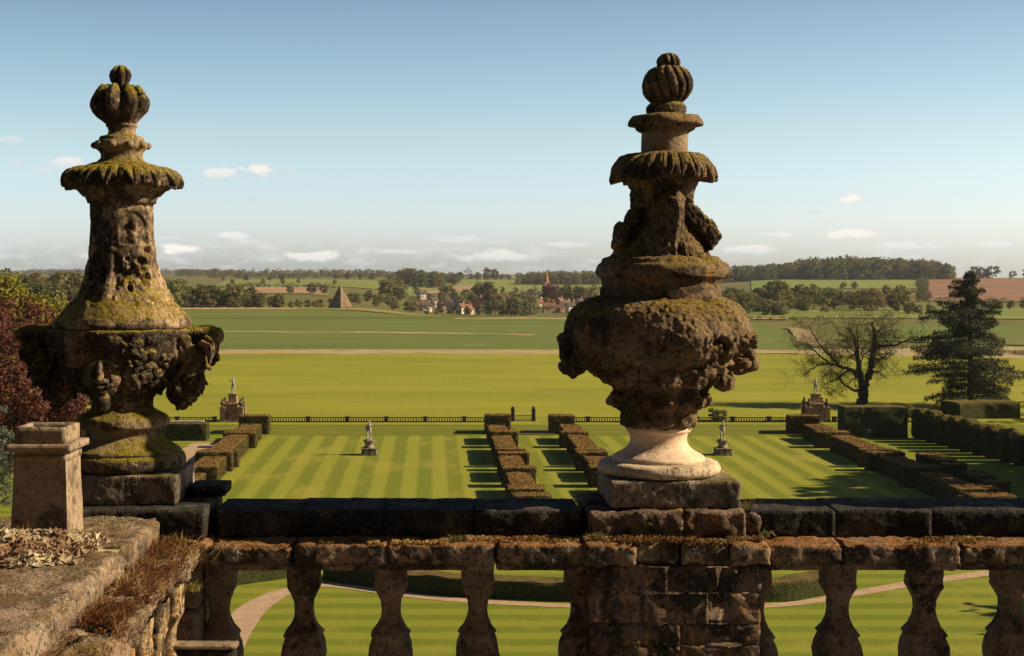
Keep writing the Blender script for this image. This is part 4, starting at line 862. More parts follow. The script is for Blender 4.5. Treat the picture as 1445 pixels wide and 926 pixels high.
M['hedge_green'] = hedgemat('clipped_green_hedge', (0.036, 0.046, 0.016), (0.085, 0.092, 0.028), (0.24, 0.16, 0.05), (0.14, 0.12, 0.036))
_u = ['first', 'second', 'third', 'fourth', 'fifth', 'sixth', 'seventh', 'eighth', 'ninth', 'tenth', 'eleventh', 'twelfth', 'thirteenth', 'fourteenth', 'fifteenth', 'sixteenth', 'seventeenth', 'eighteenth', 'nineteenth']
def ordinal(n):
    if n < 20: return _u[n - 1]
    t = {2: 'twent', 3: 'thirt', 4: 'fort', 5: 'fift', 6: 'sixt', 7: 'sevent', 8: 'eight', 9: 'ninet'}[n // 10]
    return t + 'ieth' if n % 10 == 0 else t + 'y-' + _u[n % 10 - 1]
ORD = ['nearest'] + [ordinal(k) for k in range(2, 99)]
def leafy(V_, F_, seed, dens=55, size=.055):
    """add small leaf faces all over a hedge's clipped surface"""
    rg = np.random.default_rng(seed); a, b, c, d = (V_[F_[:, k]] for k in range(4)); nr = np.cross(c - a, d - b); ar = np.linalg.norm(nr, axis=1) / 2
    n = int(min(26000, ar.sum() * dens)); k = rg.choice(len(F_), n, p=ar / ar.sum()); u, w = rg.random((2, n, 1))
    p = (a[k] * (1 - u) + b[k] * u) * (1 - w) + (d[k] * (1 - u) + c[k] * u) * w; nn = nr[k] / np.maximum(np.linalg.norm(nr[k], axis=1, keepdims=True), 1e-9)
    v, f = leaf_quads(p + nn * (rg.random((n, 1)) ** 2 * .07), nn, size * (.6 + .8 * rg.random(n)), .6, .75, rg)
    return np.concatenate([V_, v]), np.concatenate([F_, f + len(V_)])
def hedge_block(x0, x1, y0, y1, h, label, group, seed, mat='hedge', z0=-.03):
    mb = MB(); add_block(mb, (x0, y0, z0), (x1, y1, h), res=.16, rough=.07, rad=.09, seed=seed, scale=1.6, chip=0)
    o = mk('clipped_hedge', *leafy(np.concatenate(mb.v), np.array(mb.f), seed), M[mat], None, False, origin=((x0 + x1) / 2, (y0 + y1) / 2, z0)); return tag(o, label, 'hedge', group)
# (y0, y1, cross?) along the garden; cross blocks are a little wider and taller
ROW = [(87.0, 88.6, 1), (91.4, 93.0, 1), (94.4, 96.4, 1), (97.2, 103.4, 0), (104.6, 106.2, 1), (107.2, 112.6, 0), (113.2, 114.4, 1), (115.5, 116.3, 1), (116.6, 126.7, 0), (128.0, 129.5, 1), (130.3, 135.6, 0), (138.6, 140.2, 1)]
rows = [('central left', 5.3, 7.1, -.15, .55, 'left of the grass walk'), ('central right', 12.1, 13.9, -.55, .15, 'right of the grass walk'), ('far left', -18.3, -16.4, -.55, .5, 'on the left lawn edge'), ('far right', 35.4, 37.3, -.5, .55, 'on the right lawn edge')]
for ri, (nm_, x0, x1, e0, e1, where) in enumerate(rows):
    for bi, (y0, y1, cr) in enumerate(ROW):
        jx = .10 * math.sin(ri * 5 + bi * 2.3); h = 1.36 + .06 * math.sin(bi * 3.1 + ri) + (.16 if cr else 0)
        a, b = (x0 + e0, x1 + e1) if cr else (x0, x1)
        sh = (ri == 2 or ri == 3)
        lab = f"{ORD[bi]} {'broad cross' if cr else 'long low'} hedge block from the house, {where}"
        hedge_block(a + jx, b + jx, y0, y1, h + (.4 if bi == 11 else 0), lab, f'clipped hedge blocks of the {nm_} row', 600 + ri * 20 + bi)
for i, (y0, y1) in enumerate(((99, 100.2), (102, 104.6), (108, 109), (110.5, 115))):                     # lower row outside the far right one
    hedge_block(38.6 + .2 * i, 40.4 + .2 * i, y0, y1, 1.3, f'{ORD[i]} low shaded hedge block from the house, outside the right hedge row', 'shaded outer hedge blocks', 700 + i)
hedge_block(-25.7, -21.3, 133.6, 135.4, 1.65, 'dark square cut hedge beyond the gravel side path left of the striped lawn', None, 710, 'hedge_green')
hedge_block(-33, -27.5, 128, 130, 1.7, 'dark square cut hedge behind the foot of the mossy urn', None, 711, 'hedge_green')
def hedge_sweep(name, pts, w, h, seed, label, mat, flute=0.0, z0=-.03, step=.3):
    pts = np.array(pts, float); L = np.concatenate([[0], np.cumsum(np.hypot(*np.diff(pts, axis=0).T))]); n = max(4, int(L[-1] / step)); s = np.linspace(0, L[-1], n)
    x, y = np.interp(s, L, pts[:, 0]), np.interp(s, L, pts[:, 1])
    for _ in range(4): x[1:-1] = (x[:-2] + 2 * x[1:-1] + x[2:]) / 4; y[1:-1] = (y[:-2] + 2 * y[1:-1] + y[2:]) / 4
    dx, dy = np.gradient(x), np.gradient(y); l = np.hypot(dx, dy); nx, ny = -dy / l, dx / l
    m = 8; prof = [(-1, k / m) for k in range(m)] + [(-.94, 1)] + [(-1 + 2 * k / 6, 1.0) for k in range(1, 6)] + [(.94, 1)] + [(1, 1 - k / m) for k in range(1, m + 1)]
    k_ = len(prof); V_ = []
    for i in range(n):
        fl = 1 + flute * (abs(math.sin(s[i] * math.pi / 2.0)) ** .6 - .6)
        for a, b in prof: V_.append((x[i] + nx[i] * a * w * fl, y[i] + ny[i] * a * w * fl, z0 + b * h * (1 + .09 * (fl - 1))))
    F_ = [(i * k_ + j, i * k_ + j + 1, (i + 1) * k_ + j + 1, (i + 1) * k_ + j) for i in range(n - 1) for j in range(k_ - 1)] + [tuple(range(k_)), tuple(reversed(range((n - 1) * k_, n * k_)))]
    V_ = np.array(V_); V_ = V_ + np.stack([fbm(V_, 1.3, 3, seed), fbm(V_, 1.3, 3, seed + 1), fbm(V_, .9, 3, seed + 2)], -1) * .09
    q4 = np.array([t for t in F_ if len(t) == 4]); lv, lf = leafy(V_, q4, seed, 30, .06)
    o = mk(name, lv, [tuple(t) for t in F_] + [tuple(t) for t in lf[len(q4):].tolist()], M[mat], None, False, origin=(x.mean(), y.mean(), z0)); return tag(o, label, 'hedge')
hedge_sweep('clipped_hedge', [(39.6, 137.2), (45.6, 137.2)], 1.25, 3.0, 720, 'tall square cut dark hedge before the bare tree, right of the far monument', 'hedge_green', 0, step=.3)
for i in range(13):
    y = 135.0 - 2.3 * i; x = 46.7 + (135.0 - y) * .105; h = 2.95 + .12 * math.sin(i * 2.2) - .022 * i
    mb = MB(); v_, f_ = block((-.95, -1.0, -.03), (.95, 1.0, h), res=.15, rough=.10, rad=.7, seed=740 + i, scale=1.4); k_ = 1 - .13 * (v_[:, 2:3] / h) * (np.array([[1, 1, 0]])); v_ = v_ * k_ + np.array((x, y, 0))
    o = mk('clipped_hedge', *leafy(v_, f_, 740 + i, 40, .06), M['hedge_green'], None, False, origin=(x, y, -.03)); tag(o, f'tall rounded yew column, {ordinal(i + 1)} from the far end, in the row right of the lawn', 'hedge', 'row of yew columns right of the lawn')
hedge_sweep('clipped_hedge', [(54.8, 150), (58, 151), (62.0, 151)], 1.6, 1.9, 724, 'dark rounded hedge mass in front of the conifer trunk', 'hedge_green', 0, .3)
q = lambda px, py: gp(px, py)
hedge_sweep('clipped_hedge', [q(468, 816), q(570, 831), q(655, 839), q(790, 845), q(960, 850), q(1110, 845), q(1165, 833)], .7, .95, 726, 'low dark curved hedge behind the path seen between the balusters', 'hedge_green')
hedge_sweep('clipped_hedge', [q(318, 826), q(360, 820), q(440, 809)], .5, 1.0, 728, 'low green hedge above the bend of the path at the left balusters', 'hedge_green')

# ------------------------------------------------------------------ garden statues, monuments, boundary balustrade
def skin_figure(name, J, E, mat, parent, loc=(0, 0, 0), sub=2):
    me = bpy.data.meshes.new(name); me.from_pydata([j[:3] for j in J], E, []); o = bpy.data.objects.new('tmp', me); COL.objects.link(o)
    m = o.modifiers.new('sk', 'SKIN'); m.use_smooth_shade = True
    for k, j in enumerate(J):
        d = me.skin_vertices[0].data[k]; r = j[3]; d.radius = r if isinstance(r, tuple) else (r, r); d.use_root = (k == 0)
    s = o.modifiers.new('ss', 'SUBSURF'); s.levels = sub; s.render_levels = sub
    dg = bpy.context.evaluated_depsgraph_get(); em = o.evaluated_get(dg).to_mesh(); v = np.array([q.co[:] for q in em.vertices]); f = [tuple(p.vertices) for p in em.polygons]
    o.evaluated_get(dg).to_mesh_clear(); bpy.data.objects.remove(o); bpy.data.meshes.remove(me)
    mb = MB(); mb.add(v, f); return mb
def figure(parent, z, pose, flip=1):
    s = flip
    arms = {'raised': ([(.20*s,-.02,1.30,.045),(.34*s,-.08,1.36,.038),(.30*s,-.16,1.55,.032),(.27*s,-.18,1.62,.03)], [(-.20*s,0,1.28,.045),(-.27*s,.02,1.02,.038),(-.16*s,-.16,.98,.032),(-.10*s,-.20,1.0,.03)]),
            'out': ([(.20*s,-.02,1.30,.045),(.38*s,-.1,1.24,.038),(.58*s,-.14,1.30,.032),(.66*s,-.15,1.33,.03)], [(-.20*s,0,1.29,.045),(-.24*s,-.02,1.03,.038),(-.22*s,-.1,.80,.032),(-.21*s,-.13,.72,.03)])}[pose]
    J = [(0,0,.88,(.13,.10)),(0.01,-.01,1.08,(.115,.09)),(0,0,1.27,(.15,.10)),(0,-.01,1.41,.05),(.01*s,-.03,1.47,.07),(.01*s,-.035,1.56,.085),(.01*s,-.03,1.64,.06)]
    E = [(0,1),(1,2),(2,3),(3,4),(4,5),(5,6)]
    for a in arms:
        k = len(J); J += a; E += [(2, k)] + [(k + i, k + i + 1) for i in range(3)]
    for l in ([(.09*s,0,.80,.088),(.10*s,-.03,.47,.06),(.10*s,.02,.10,.04),(.11*s,-.13,.03,.035)], [(-.09*s,0,.80,.088),(-.15*s,-.14,.48,.06),(-.13*s,-.02,.12,.04),(-.15*s,-.17,.04,.035)]):
        k = len(J); J += l; E += [(0, k)] + [(k + i, k + i + 1) for i in range(3)]
    mb = skin_figure('figure', J, E, None, None)
    ell(mb, (.01 * s, -.115, 1.555), (.014, .025, .02)); ell(mb, (.01 * s, -.005, 1.60), (.082, .09, .085))                 # nose, hair
    for k in range(14): a = k / 13; ell(mb, (-.14 * s + .05 * math.sin(a * 4), .06, .20 + .95 * a), (.055, .03, .06))      # drapery falling behind
    for k in range(6): ell(mb, (-.16 * s + .055 * k * s, -.09 + .02 * k, .90 - .03 * k), (.05, .035, .055))
    mb.add(np.array([(-.2,-.2,-.03),(.2,-.2,-.03),(.2,.2,-.03),(-.2,.2,-.03),(-.2,-.2,.04),(.2,-.2,.04),(.2,.2,.04),(-.2,.2,.04)]), [(3,2,1,0),(4,5,6,7),(0,1,5,4),(1,2,6,5),(2,3,7,6),(3,0,4,7)])
    return mb.build('figure', M['stone_figure'], parent, True, loc=(0, 0, z))
def sq_lathe(mb, tab, n=4, c=(0, 0)):
    th = np.arange(n) * math.tau / n + math.pi / n; k = 1 / math.cos(math.pi / n)
    v = [(c[0] + r * k * math.cos(t), c[1] + r * k * math.sin(t), z) for z, r in tab for t in th]
    f = [(i * n + j, i * n + (j + 1) % n, (i + 1) * n + (j + 1) % n, (i + 1) * n + j) for i in range(len(tab) - 1) for j in range(n)] + [tuple(reversed(range(n))), tuple(range((len(tab) - 1) * n, len(tab) * n))]
    mb.add(v, f)
def statue(x, y, label, pose, flip, z0=0.0):
    t = empty('garden_statue', (x, y, z0), label, 'statue', 'statues on the striped lawn')
    mb = MB(); sq_lathe(mb, [(0, .72), (.12, .72), (.13, .66), (.55, .64), (.56, .70), (.62, .70), (.63, .5)]); mb.build('base', M['stone_far'], t)
    mb = MB(); sq_lathe(mb, [(.62, .46), (.70, .48), (.78, .38), (.92, .34), (1.12, .40), (1.20, .50), (1.27, .52), (1.31, .40), (1.36, .36)], 14); mb.build('pedestal', M['stone_far'], t, True)
    f_ = figure(t, 1.36, pose, flip); f_.scale = (1.12, 1.12, .97); return t
statue(-5.5, 123.5, 'pale figure with one arm held out on a round pedestal, on the left striped lawn', 'out', 1)
statue(25.3, 123.5, 'pale figure with one arm raised on a round pedestal, on the right striped lawn', 'raised', 1)
M['stone_warm'] = stone('orange_monument_stone', (0.27, 0.14, 0.065), (0.38, 0.22, 0.11), crust=(0.045, 0.035, 0.025), crust_amt=0.5, moss_amt=0.1, lichen_amt=0.2, bump=0.01)
def monument(x, y, label, pose, flip):
    z0 = .40; t = empty('statue_monument', (x, y, z0), label, 'monument', 'statue monuments at the garden wall')
    mb = MB(); sq_lathe(mb, [(0, 1.35), (.12, 1.35), (.13, 1.28), (.22, 1.28), (.23, 1.1)]); mb.build('step', M['stone_far'], t)
    mb = MB(); sq_lathe(mb, [(.2, .62), (1.75, .58), (1.78, .70), (1.9, .70), (1.92, .48), (2.3, .42), (2.75, .40), (2.8, .5), (2.9, .5)]); mb.build('pedestal', M['stone_warm'], t)
    for sx, sy in ((-1, -1), (1, -1), (-1, 1), (1, 1)):
        mb = MB(); c = (sx * .92, sy * .92); sq_lathe(mb, [(.2, .33), (.3, .33), (.31, .27), (1.45, .27), (1.47, .35), (1.58, .35)], 4, c); p = mb.build('corner_pier', M['stone_warm'], t)
        mb = MB(); sq_lathe(mb, [(1.57, .2), (1.66, .13), (1.75, .13), (1.9, .26), (2.05, .26), (2.15, .14), (2.25, .10), (2.35, .14), (2.45, .08), (2.52, .02)], 12, c); mb.build('finial', M['stone_bowl'], p, True)
    figure(t, 2.93, pose, flip); return t
monument(-20.7, 147.2, 'stone monument with four corner finials and a standing figure at the left end wall', 'raised', -1)
monument(39.8, 147.2, 'stone monument with four corner finials and a figure before the bare tree', 'out', -1)
M['iron'] = flat_noise('dark_stone_rail', (0.035, 0.032, 0.028), (0.07, 0.06, 0.05), 2.0)
M['bars'] = flat_noise('pale_rail_bars', (0.12, 0.11, 0.085), (0.20, 0.18, 0.14), 3.0)
def boundary(x0, x1, label):
    t = empty('garden_balustrade', ((x0 + x1) / 2, 146, .40), label, 'balustrade', 'low balustrades along the far lawn edge'); n = max(1, round((x1 - x0) / 3.95)); w = (x1 - x0) / n; og = t.location
    for i in range(n + 1):
        x = x0 + i * w; mb = MB(); sq_lathe(mb, [(.40, .20), (.98, .20), (.99, .25), (1.05, .25)], 4, (x, 146)); mb.build('pier', M['iron'], t, False, origin=og)
    for i in range(n):
        a, b = x0 + i * w + .22, x0 + (i + 1) * w - .22
        mb = MB(); mb.box((a, 145.86, .40), (b, 146.14, .56)); mb.build('kerb', M['iron'], t, False, origin=og)
        mb = MB(); mb.box((a, 145.9, .90), (b, 146.1, .97)); mb.build('rail', M['iron'], t, False, origin=og)
        mb = MB(); k = int((b - a) / .27)
        for j in range(k):
            xx = a + (j + .5) * (b - a) / k; sq_lathe(mb, [(.55, .04), (.70, .06), (.80, .04), (.91, .05)], 6, (xx, 146))
        mb.build('lattice_panel', M['bars'], t, False, origin=og)
boundary(-16.8, 7.3, 'low dark balustrade along the far edge of the left striped lawn')
boundary(12.3, 38.4, 'low dark balustrade along the far edge of the right striped lawn')
boundary(41.4, 50, 'low dark balustrade right of the monument by the bare tree')
boundary(-34, -22.4, 'low dark balustrade left of the monument beyond the side path')
mb = MB(); add_block(mb, (-27.2, 142.6, .38), (-23.0, 143.2, .95), res=.15, rough=.02); tag(mb.build('garden_wall', M['stone_figure'], None, True, origin=(-25, 143, .4)), 'low pale stone wall left of the finialed monument', 'wall')
for i, x in enumerate((8.35, 10.5)):
    gpz = empty('gate_post', (x, 147, .40), ('left' if i == 0 else 'right') + ' dark post with a ball top at the end of the central grass walk', 'gate post', 'gate posts')
    mb = MB(); sq_lathe(mb, [(0, .2), (1.15, .17), (1.18, .23), (1.28, .23)], 4); mb.build('shaft', M['iron'], gpz)
    mb = MB(); sq_lathe(mb, [(1.27, .08), (1.33, .16), (1.43, .19), (1.53, .14), (1.60, .02)], 10); mb.build('ball', M['iron'], gpz, True)
gs = empty('garden_gate', (9.43, 147.0, .40), 'low pale gate between the two dark gate posts', 'gate')
mb = MB(); mb.box((-.85, -.03, .12), (.85, .03, .20)); mb.box((-.85, -.03, .62), (.85, .03, .70)); mb.build('rail', M['stone_figure'], gs)
mb = MB()
for k in range(11): mb.box((-.80 + .16 * k - .018, -.018, .195), (-.80 + .16 * k + .018, .018, .625))
mb.build('slats', M['bars'], gs)
# ------------------------------------------------------------------ trees
M['bark'] = flat_noise('dark_bark', (0.05, 0.036, 0.024), (0.10, 0.075, 0.05), 3, 5, (1, 1, .3), bump=8, dist=.03)
LM = {
 'dark': leafmat('dark_green_leaves', ((0.10, 0.105, 0.032), (0.175, 0.168, 0.052), (0.145, 0.128, 0.048)), trans=.4, pos=.05),
 'mid': leafmat('mid_green_leaves', ((0.125, 0.135, 0.034), (0.20, 0.195, 0.052), (0.165, 0.145, 0.052)), trans=.35),
 'olive': leafmat('olive_spring_leaves', ((0.15, 0.13, 0.036), (0.23, 0.19, 0.054), (0.18, 0.135, 0.05)), trans=.35),
 'pale': leafmat('pale_willow_leaves', ((0.21, 0.20, 0.085), (0.30, 0.275, 0.13), (0.17, 0.165, 0.065)), trans=.35),
 'copper': leafmat('copper_red_leaves', ((0.11, 0.030, 0.022), (0.19, 0.055, 0.038), (0.12, 0.038, 0.025)), trans=.3, pos=.5),
 'bare': leafmat('bare_twig_haze', ((0.13, 0.095, 0.065), (0.19, 0.145, 0.10), (0.10, 0.075, 0.05))),
 'yellow': leafmat('yellow_green_leaves', ((0.21, 0.185, 0.014), (0.32, 0.25, 0.020), (0.16, 0.15, 0.016)), trans=.3, pos=.5),
 'needle': leafmat('dark_conifer_needles', ((0.022, 0.030, 0.012), (0.050, 0.056, 0.020), (0.06, 0.055, 0.022)), trans=.1, pos=.6),
 'blue': leafmat('grey_green_needles', ((0.07, 0.085, 0.055), (0.13, 0.14, 0.09), (0.05, 0.06, 0.04)), trans=.1, pos=.6),
}
def crown_cloud(c, rad, ncl, nleaf, size, rg, clr=.30, low=-.55, shell=.55, aspect=.62):
    c, rad = np.asarray(c, float), np.asarray(rad, float)
    d = rg.normal(size=(ncl * 3, 3)); d /= np.linalg.norm(d, axis=1, keepdims=True); d = d[d[:, 2] > low][:ncl]
    r = shell + (1 - shell) * rg.random(len(d)) ** .6; wob = 1 + .22 * fbm(d, 1.7, 2, int(rg.integers(1e6)))
    cen = c + d * (r * wob)[:, None] * rad; cr = clr * rad.mean() * (.6 + .8 * rg.random(len(d)))
    k = rg.integers(0, len(d), nleaf); e = rg.normal(size=(nleaf, 3)); e /= np.linalg.norm(e, axis=1, keepdims=True)
    pos = cen[k] + e * (cr[k] * (.55 + .45 * rg.random(nleaf)))[:, None] * np.array((1.15, 1.15, .8))
    return leaf_quads(pos, e + .5 * d[k], size * (.6 + .8 * rg.random(nleaf)), aspect, .9, rg)
def tubes(paths, sides=6):
    Vs, Fs, n = [], [], 0
    for pts, rad in paths:
        pts = np.asarray(pts, float); m = len(pts); t = np.gradient(pts, axis=0); t /= np.maximum(np.linalg.norm(t, axis=1, keepdims=True), 1e-9)
        a = np.cross(t, (0.31, .17, .93)); bad = np.linalg.norm(a, axis=1) < .1; a[bad] = np.cross(t[bad], (1, 0, 0)); a /= np.linalg.norm(a, axis=1, keepdims=True); b = np.cross(t, a)
        th = np.arange(sides) * math.tau / sides; rr = np.asarray(rad, float)[:, None, None]
        v = pts[:, None, :] + rr * (np.cos(th)[None, :, None] * a[:, None, :] + np.sin(th)[None, :, None] * b[:, None, :])
        i = np.arange(m - 1)[:, None] * sides; j = np.arange(sides)[None, :]; j2 = (j + 1) % sides
        Vs.append(v.reshape(-1, 3)); Fs.append(np.stack([i + j, i + j2, i + sides + j2, i + sides + j], -1).reshape(-1, 4) + n); n += m * sides
    return np.concatenate(Vs), np.concatenate(Fs)
def trunk_paths(h, r, top, rg, nb=7, spread=.35):
    P_ = [(np.array([(0, 0, -.2), (.02 * h * rg.normal(), .02 * h * rg.normal(), h * .5), (.02 * h * rg.normal(), 0, h)]), (r, r * .75, r * .4))]
    for k in range(nb):
        a = rg.random() * math.tau; z = h * (.65 + .35 * rg.random()); L = top * (.5 + .5 * rg.random())
        e = np.array((math.cos(a) * spread * L, math.sin(a) * spread * L, z + L * .6)); P_.append((np.array([(0, 0, z * .9), e * np.array((.5, .5, 1)) - np.array((0, 0, L * .22)), e]), (r * .5, r * .3, r * .1)))
    return P_
PROTO = {}
def proto(kind, var):
    """unit tree 10 m tall: (trunk mesh, crown mesh)"""
    k = (kind, var)
    if k not in PROTO:
        rg = np.random.default_rng(abs(hash(kind)) % 1000 * 0 + sum(map(ord, kind)) * 10 + var)
        rx = (3.9, 4.9, 4.3)[var % 3]; rz = (4.9, 4.6, 5.1)[var % 3]; sparse = kind == 'bare'
        v, f = crown_cloud((0, 0, 10 - rz), (rx, rx * .95, rz), 34, 1150 if not sparse else 620, .50 if not sparse else .36, rg, low=-.95, shell=.45, aspect=.62 if not sparse else .3)
        PROTO[k] = (tubes(trunk_paths(3.6, .28, 5, rg), 5), (v, f), [None, None])
    return PROTO[k]
def tree(kind, loc, h, label, group=None, wid=1.0, rz=0.0, var=0, name='tree'):
    (tv, tf), (cv, cf), me = proto(kind, var)
    t = empty(name, loc, label, 'tree', group, rz); t.scale = (h / 10 * wid, h / 10 * wid, h / 10)
    for i, (nm_, v, f, m) in enumerate((('trunk', tv, tf, M['bark']), ('crown', cv, cf, LM[kind]))):
        if me[i] is None:
            o = mk(nm_, v, f, m, t, i == 0); me[i] = o.data
        else:
            o = bpy.data.objects.new(nm_, me[i]); COL.objects.link(o); o.parent = t
    return t
def cluster(label, group, spec, seed):
    """spec: list of (kind, px0, px1, D0, D1, n, hmin, hmax); trees are labelled from left to right"""
    r = random.Random(seed); L = []
    for kind, p0, p1, D0, D1, n, h0, h1 in spec:
        for i in range(n): L.append((p0 + (p1 - p0) * (i + r.random()) / n, D0 + (D1 - D0) * r.random(), kind, h0 + (h1 - h0) * r.random(), r.uniform(.85, 1.25), r.random() * 6.28, r.randrange(3)))
    L.sort()
    for i, (px, D, kind, h, w, rz, va) in enumerate(L):
        cw = {'dark': 'dark green', 'mid': 'mid green', 'olive': 'olive green', 'pale': 'pale silvery', 'copper': 'dark red', 'bare': 'brown half bare', 'yellow': 'yellow green'}[kind]
        o = ORD[i].replace('nearest', 'first')
        tree(kind, G(px, D, -.1), h, label.format(c=cw, o=o), group, w, rz, va)
cluster('{c} tree, {o} from left in the belt behind the crop field', 'trees of the belt behind the left crop field',
        [('dark', 238, 300, 615, 650, 5, 10, 13), ('mid', 268, 330, 612, 640, 4, 8, 11), ('dark', 300, 375, 620, 660, 6, 7, 10), ('mid', 330, 400, 612, 650, 5, 5, 8), ('olive', 250, 410, 610, 618, 6, 3.5, 6), ('olive', 405, 475, 640, 720, 6, 2.2, 4), ('yellow', 385, 402, 612, 620, 1, 6, 7)], 1)
cluster('{c} tree, {o} from the left in the wood behind the copper beech', 'trees of the wood behind the copper beech',
        [('dark', 5, 128, 520, 640, 10, 12, 16), ('olive', 20, 125, 540, 620, 6, 11, 15), ('mid', -60, 60, 520, 640, 5, 11, 15), ('mid', 190, 245, 560, 640, 5, 11, 14), ('dark', 70, 120, 505, 520, 4, 9, 12)], 2)
cluster('small {c} tree, {o} from left in hedgerows behind the pyramid', 'hedgerow trees behind the pyramid',
        [('mid', 320, 480, 1180, 1300, 5, 4, 6), ('dark', 395, 470, 930, 960, 3, 4, 7), ('olive', 500, 590, 690, 820, 8, 3, 5.5), ('mid', 495, 560, 700, 900, 5, 4, 7), ('mid', 300, 420, 1400, 1600, 5, 5, 8), ('dark', 470, 600, 1500, 1700, 7, 6, 9)], 3)
cluster('tall {c} tree, {o} from left in the slope clump right of the pyramid', 'trees of the slope clump right of the pyramid',
        [('mid', 543, 572, 900, 960, 3, 12, 15), ('dark', 560, 618, 1350, 1500, 7, 15, 21), ('olive', 585, 625, 1350, 1450, 3, 13, 18), ('dark', 620, 650, 1500, 1650, 4, 10, 14)], 4)
cluster('{c} tree on the skyline over the village, {o} from left', 'skyline trees over the village',
        [('dark', 640, 735, 1850, 1950, 9, 7, 11), ('bare', 652, 662, 1850, 1900, 1, 16, 18), ('dark', 688, 700, 1850, 1900, 2, 13, 17)], 5)
cluster('{c} tree, {o} from the left among the village houses', 'trees among the village houses',
        [('mid', 590, 845, 840, 960, 12, 4.5, 8), ('olive', 600, 840, 820, 1000, 12, 4.5, 8), ('dark', 610, 850, 860, 1050, 14, 5, 9), ('copper', 672, 684, 800, 830, 1, 7, 8), ('olive', 600, 700, 770, 830, 7, 3, 5), ('copper', 688, 700, 860, 880, 2, 9, 11), ('mid', 585, 690, 700, 760, 6, 2.5, 4.5), ('copper', 768, 778, 960, 980, 2, 11, 13), ('bare', 570, 600, 740, 800, 4, 6, 9), ('bare', 715, 760, 900, 960, 3, 8, 12), ('dark', 670, 690, 940, 1000, 3, 12, 15), ('mid', 585, 850, 1000, 1150, 12, 5, 9), ('olive', 790, 845, 900, 980, 5, 9, 13)], 6)
cluster('{c} willow, {o} from the left in front of the village', 'pale willows before the village', [('pale', 696, 756, 690, 740, 7, 8.5, 12), ('pale', 668, 690, 760, 800, 1, 5, 7)], 7)
cluster('{c} tree, {o} from left in the thicket right of the brown urn', 'trees of the thicket right of the brown urn',
        [('mid', 1022, 1135, 520, 600, 9, 5, 9), ('dark', 1025, 1160, 620, 760, 9, 8, 13), ('olive', 1030, 1175, 540, 700, 7, 6, 10), ('pale', 1072, 1110, 505, 520, 3, 4.5, 6), ('mid', 1130, 1190, 560, 640, 4, 6, 9)], 8)
cluster('{c} tree, {o} from the left in the row behind the bare tree', 'trees in the row behind the bare tree',
        [('olive', 1200, 1268, 560, 640, 7, 7, 10), ('mid', 1128, 1200, 700, 780, 5, 6, 9), ('olive', 1258, 1315, 520, 560, 5, 3, 5), ('dark', 1385, 1445, 560, 620, 5, 3.5, 6), ('dark', 1190, 1215, 1120, 1140, 2, 5, 7)], 9)
cluster('dark tree on the skyline above the ploughed field, {o} from the left', 'skyline trees above the ploughed field',
        [('dark', 1370, 1400, 1600, 1640, 3, 13, 15), ('dark', 1422, 1430, 1600, 1620, 1, 9, 10), ('mid', 1444, 1452, 1600, 1620, 1, 11, 12)], 10)
# far woods that read as one mass
def wood(name, spots, label, kinds, seed):
    rg = np.random.default_rng(seed); Vs, Fs, n = [], [], 0
    for i, (px, D, h, w) in enumerate(spots):
        _, (cv, cf), _ = proto(kinds[int(rg.integers(len(kinds)))], int(rg.integers(3))); sel = rg.permutation(len(cf))[:420]
        v = cv.reshape(-1, 4, 3)[sel].reshape(-1, 3).copy(); v *= np.array((h / 10 * w, h / 10 * w, h / 10 * 1.0)); a = rg.random() * 6.28
        v[:, :2] = v[:, :2] @ np.array([[math.cos(a), -math.sin(a)], [math.sin(a), math.cos(a)]]); v[:, 2] -= h * .22
        v += G(px, D); Vs.append(v); Fs.append(np.arange(len(v)).reshape(-1, 4) + n); n += len(v)
    o = mk(name, np.concatenate(Vs), np.concatenate(Fs), LM[kinds[0]], None, False); tag(o, label, 'wood', kind='stuff'); return o
r = random.Random(4)
sp_ = []
for k in range(290):
    px = 1018 + 322 * r.random(); D = r.uniform(1500, 1640); e = min(1, (px - 1000) / 40, (1345 - px) / 26); hgt = 22 + 6 * math.sin(px / 45) * .4 + 4 * (px > 1130) ; sp_.append((px, D, max(9, hgt * (.72 + .28 * max(0, e)) * r.uniform(.85, 1.12)), r.uniform(.8, 1.15)))
wood('hilltop_wood', sp_, 'long dark wood along the hilltop right of the brown urn', ['dark', 'mid', 'olive'], 21)
sp_ = []
for k in range(130):
    px = 729 + 126 * r.random(); D = r.uniform(1500, 1620); e = min(1, (px - 722) / 26); sp_.append((px, D, max(6, 17 * (.4 + .6 * max(0, e)) * r.uniform(.85, 1.15)), r.uniform(.6, .9)))
wood('hilltop_wood', sp_, 'dark hilltop wood left of the brown urn above the village', ['dark', 'mid', 'dark'], 22)
sp_ = [(px, r.uniform(2050, 2500), r.uniform(9, 15), r.uniform(1.0, 1.5)) for px in np.linspace(250, 640, 90)] + [(px, r.uniform(1700, 1990), r.uniform(6, 11), r.uniform(1, 1.6)) for px in np.linspace(300, 560, 50)]
wood('distant_woodland', sp_, 'distant wooded ridge between the left urn and the village skyline', ['dark', 'mid', 'olive'], 23)
sp_ = [(px, r.uniform(4300, 5000), r.uniform(14, 24), r.uniform(2, 3)) for px in np.linspace(-120, 330, 90)]
wood('distant_woodland', sp_, 'hazy wooded ridge on the far left horizon', ['dark', 'mid', 'olive'], 24)
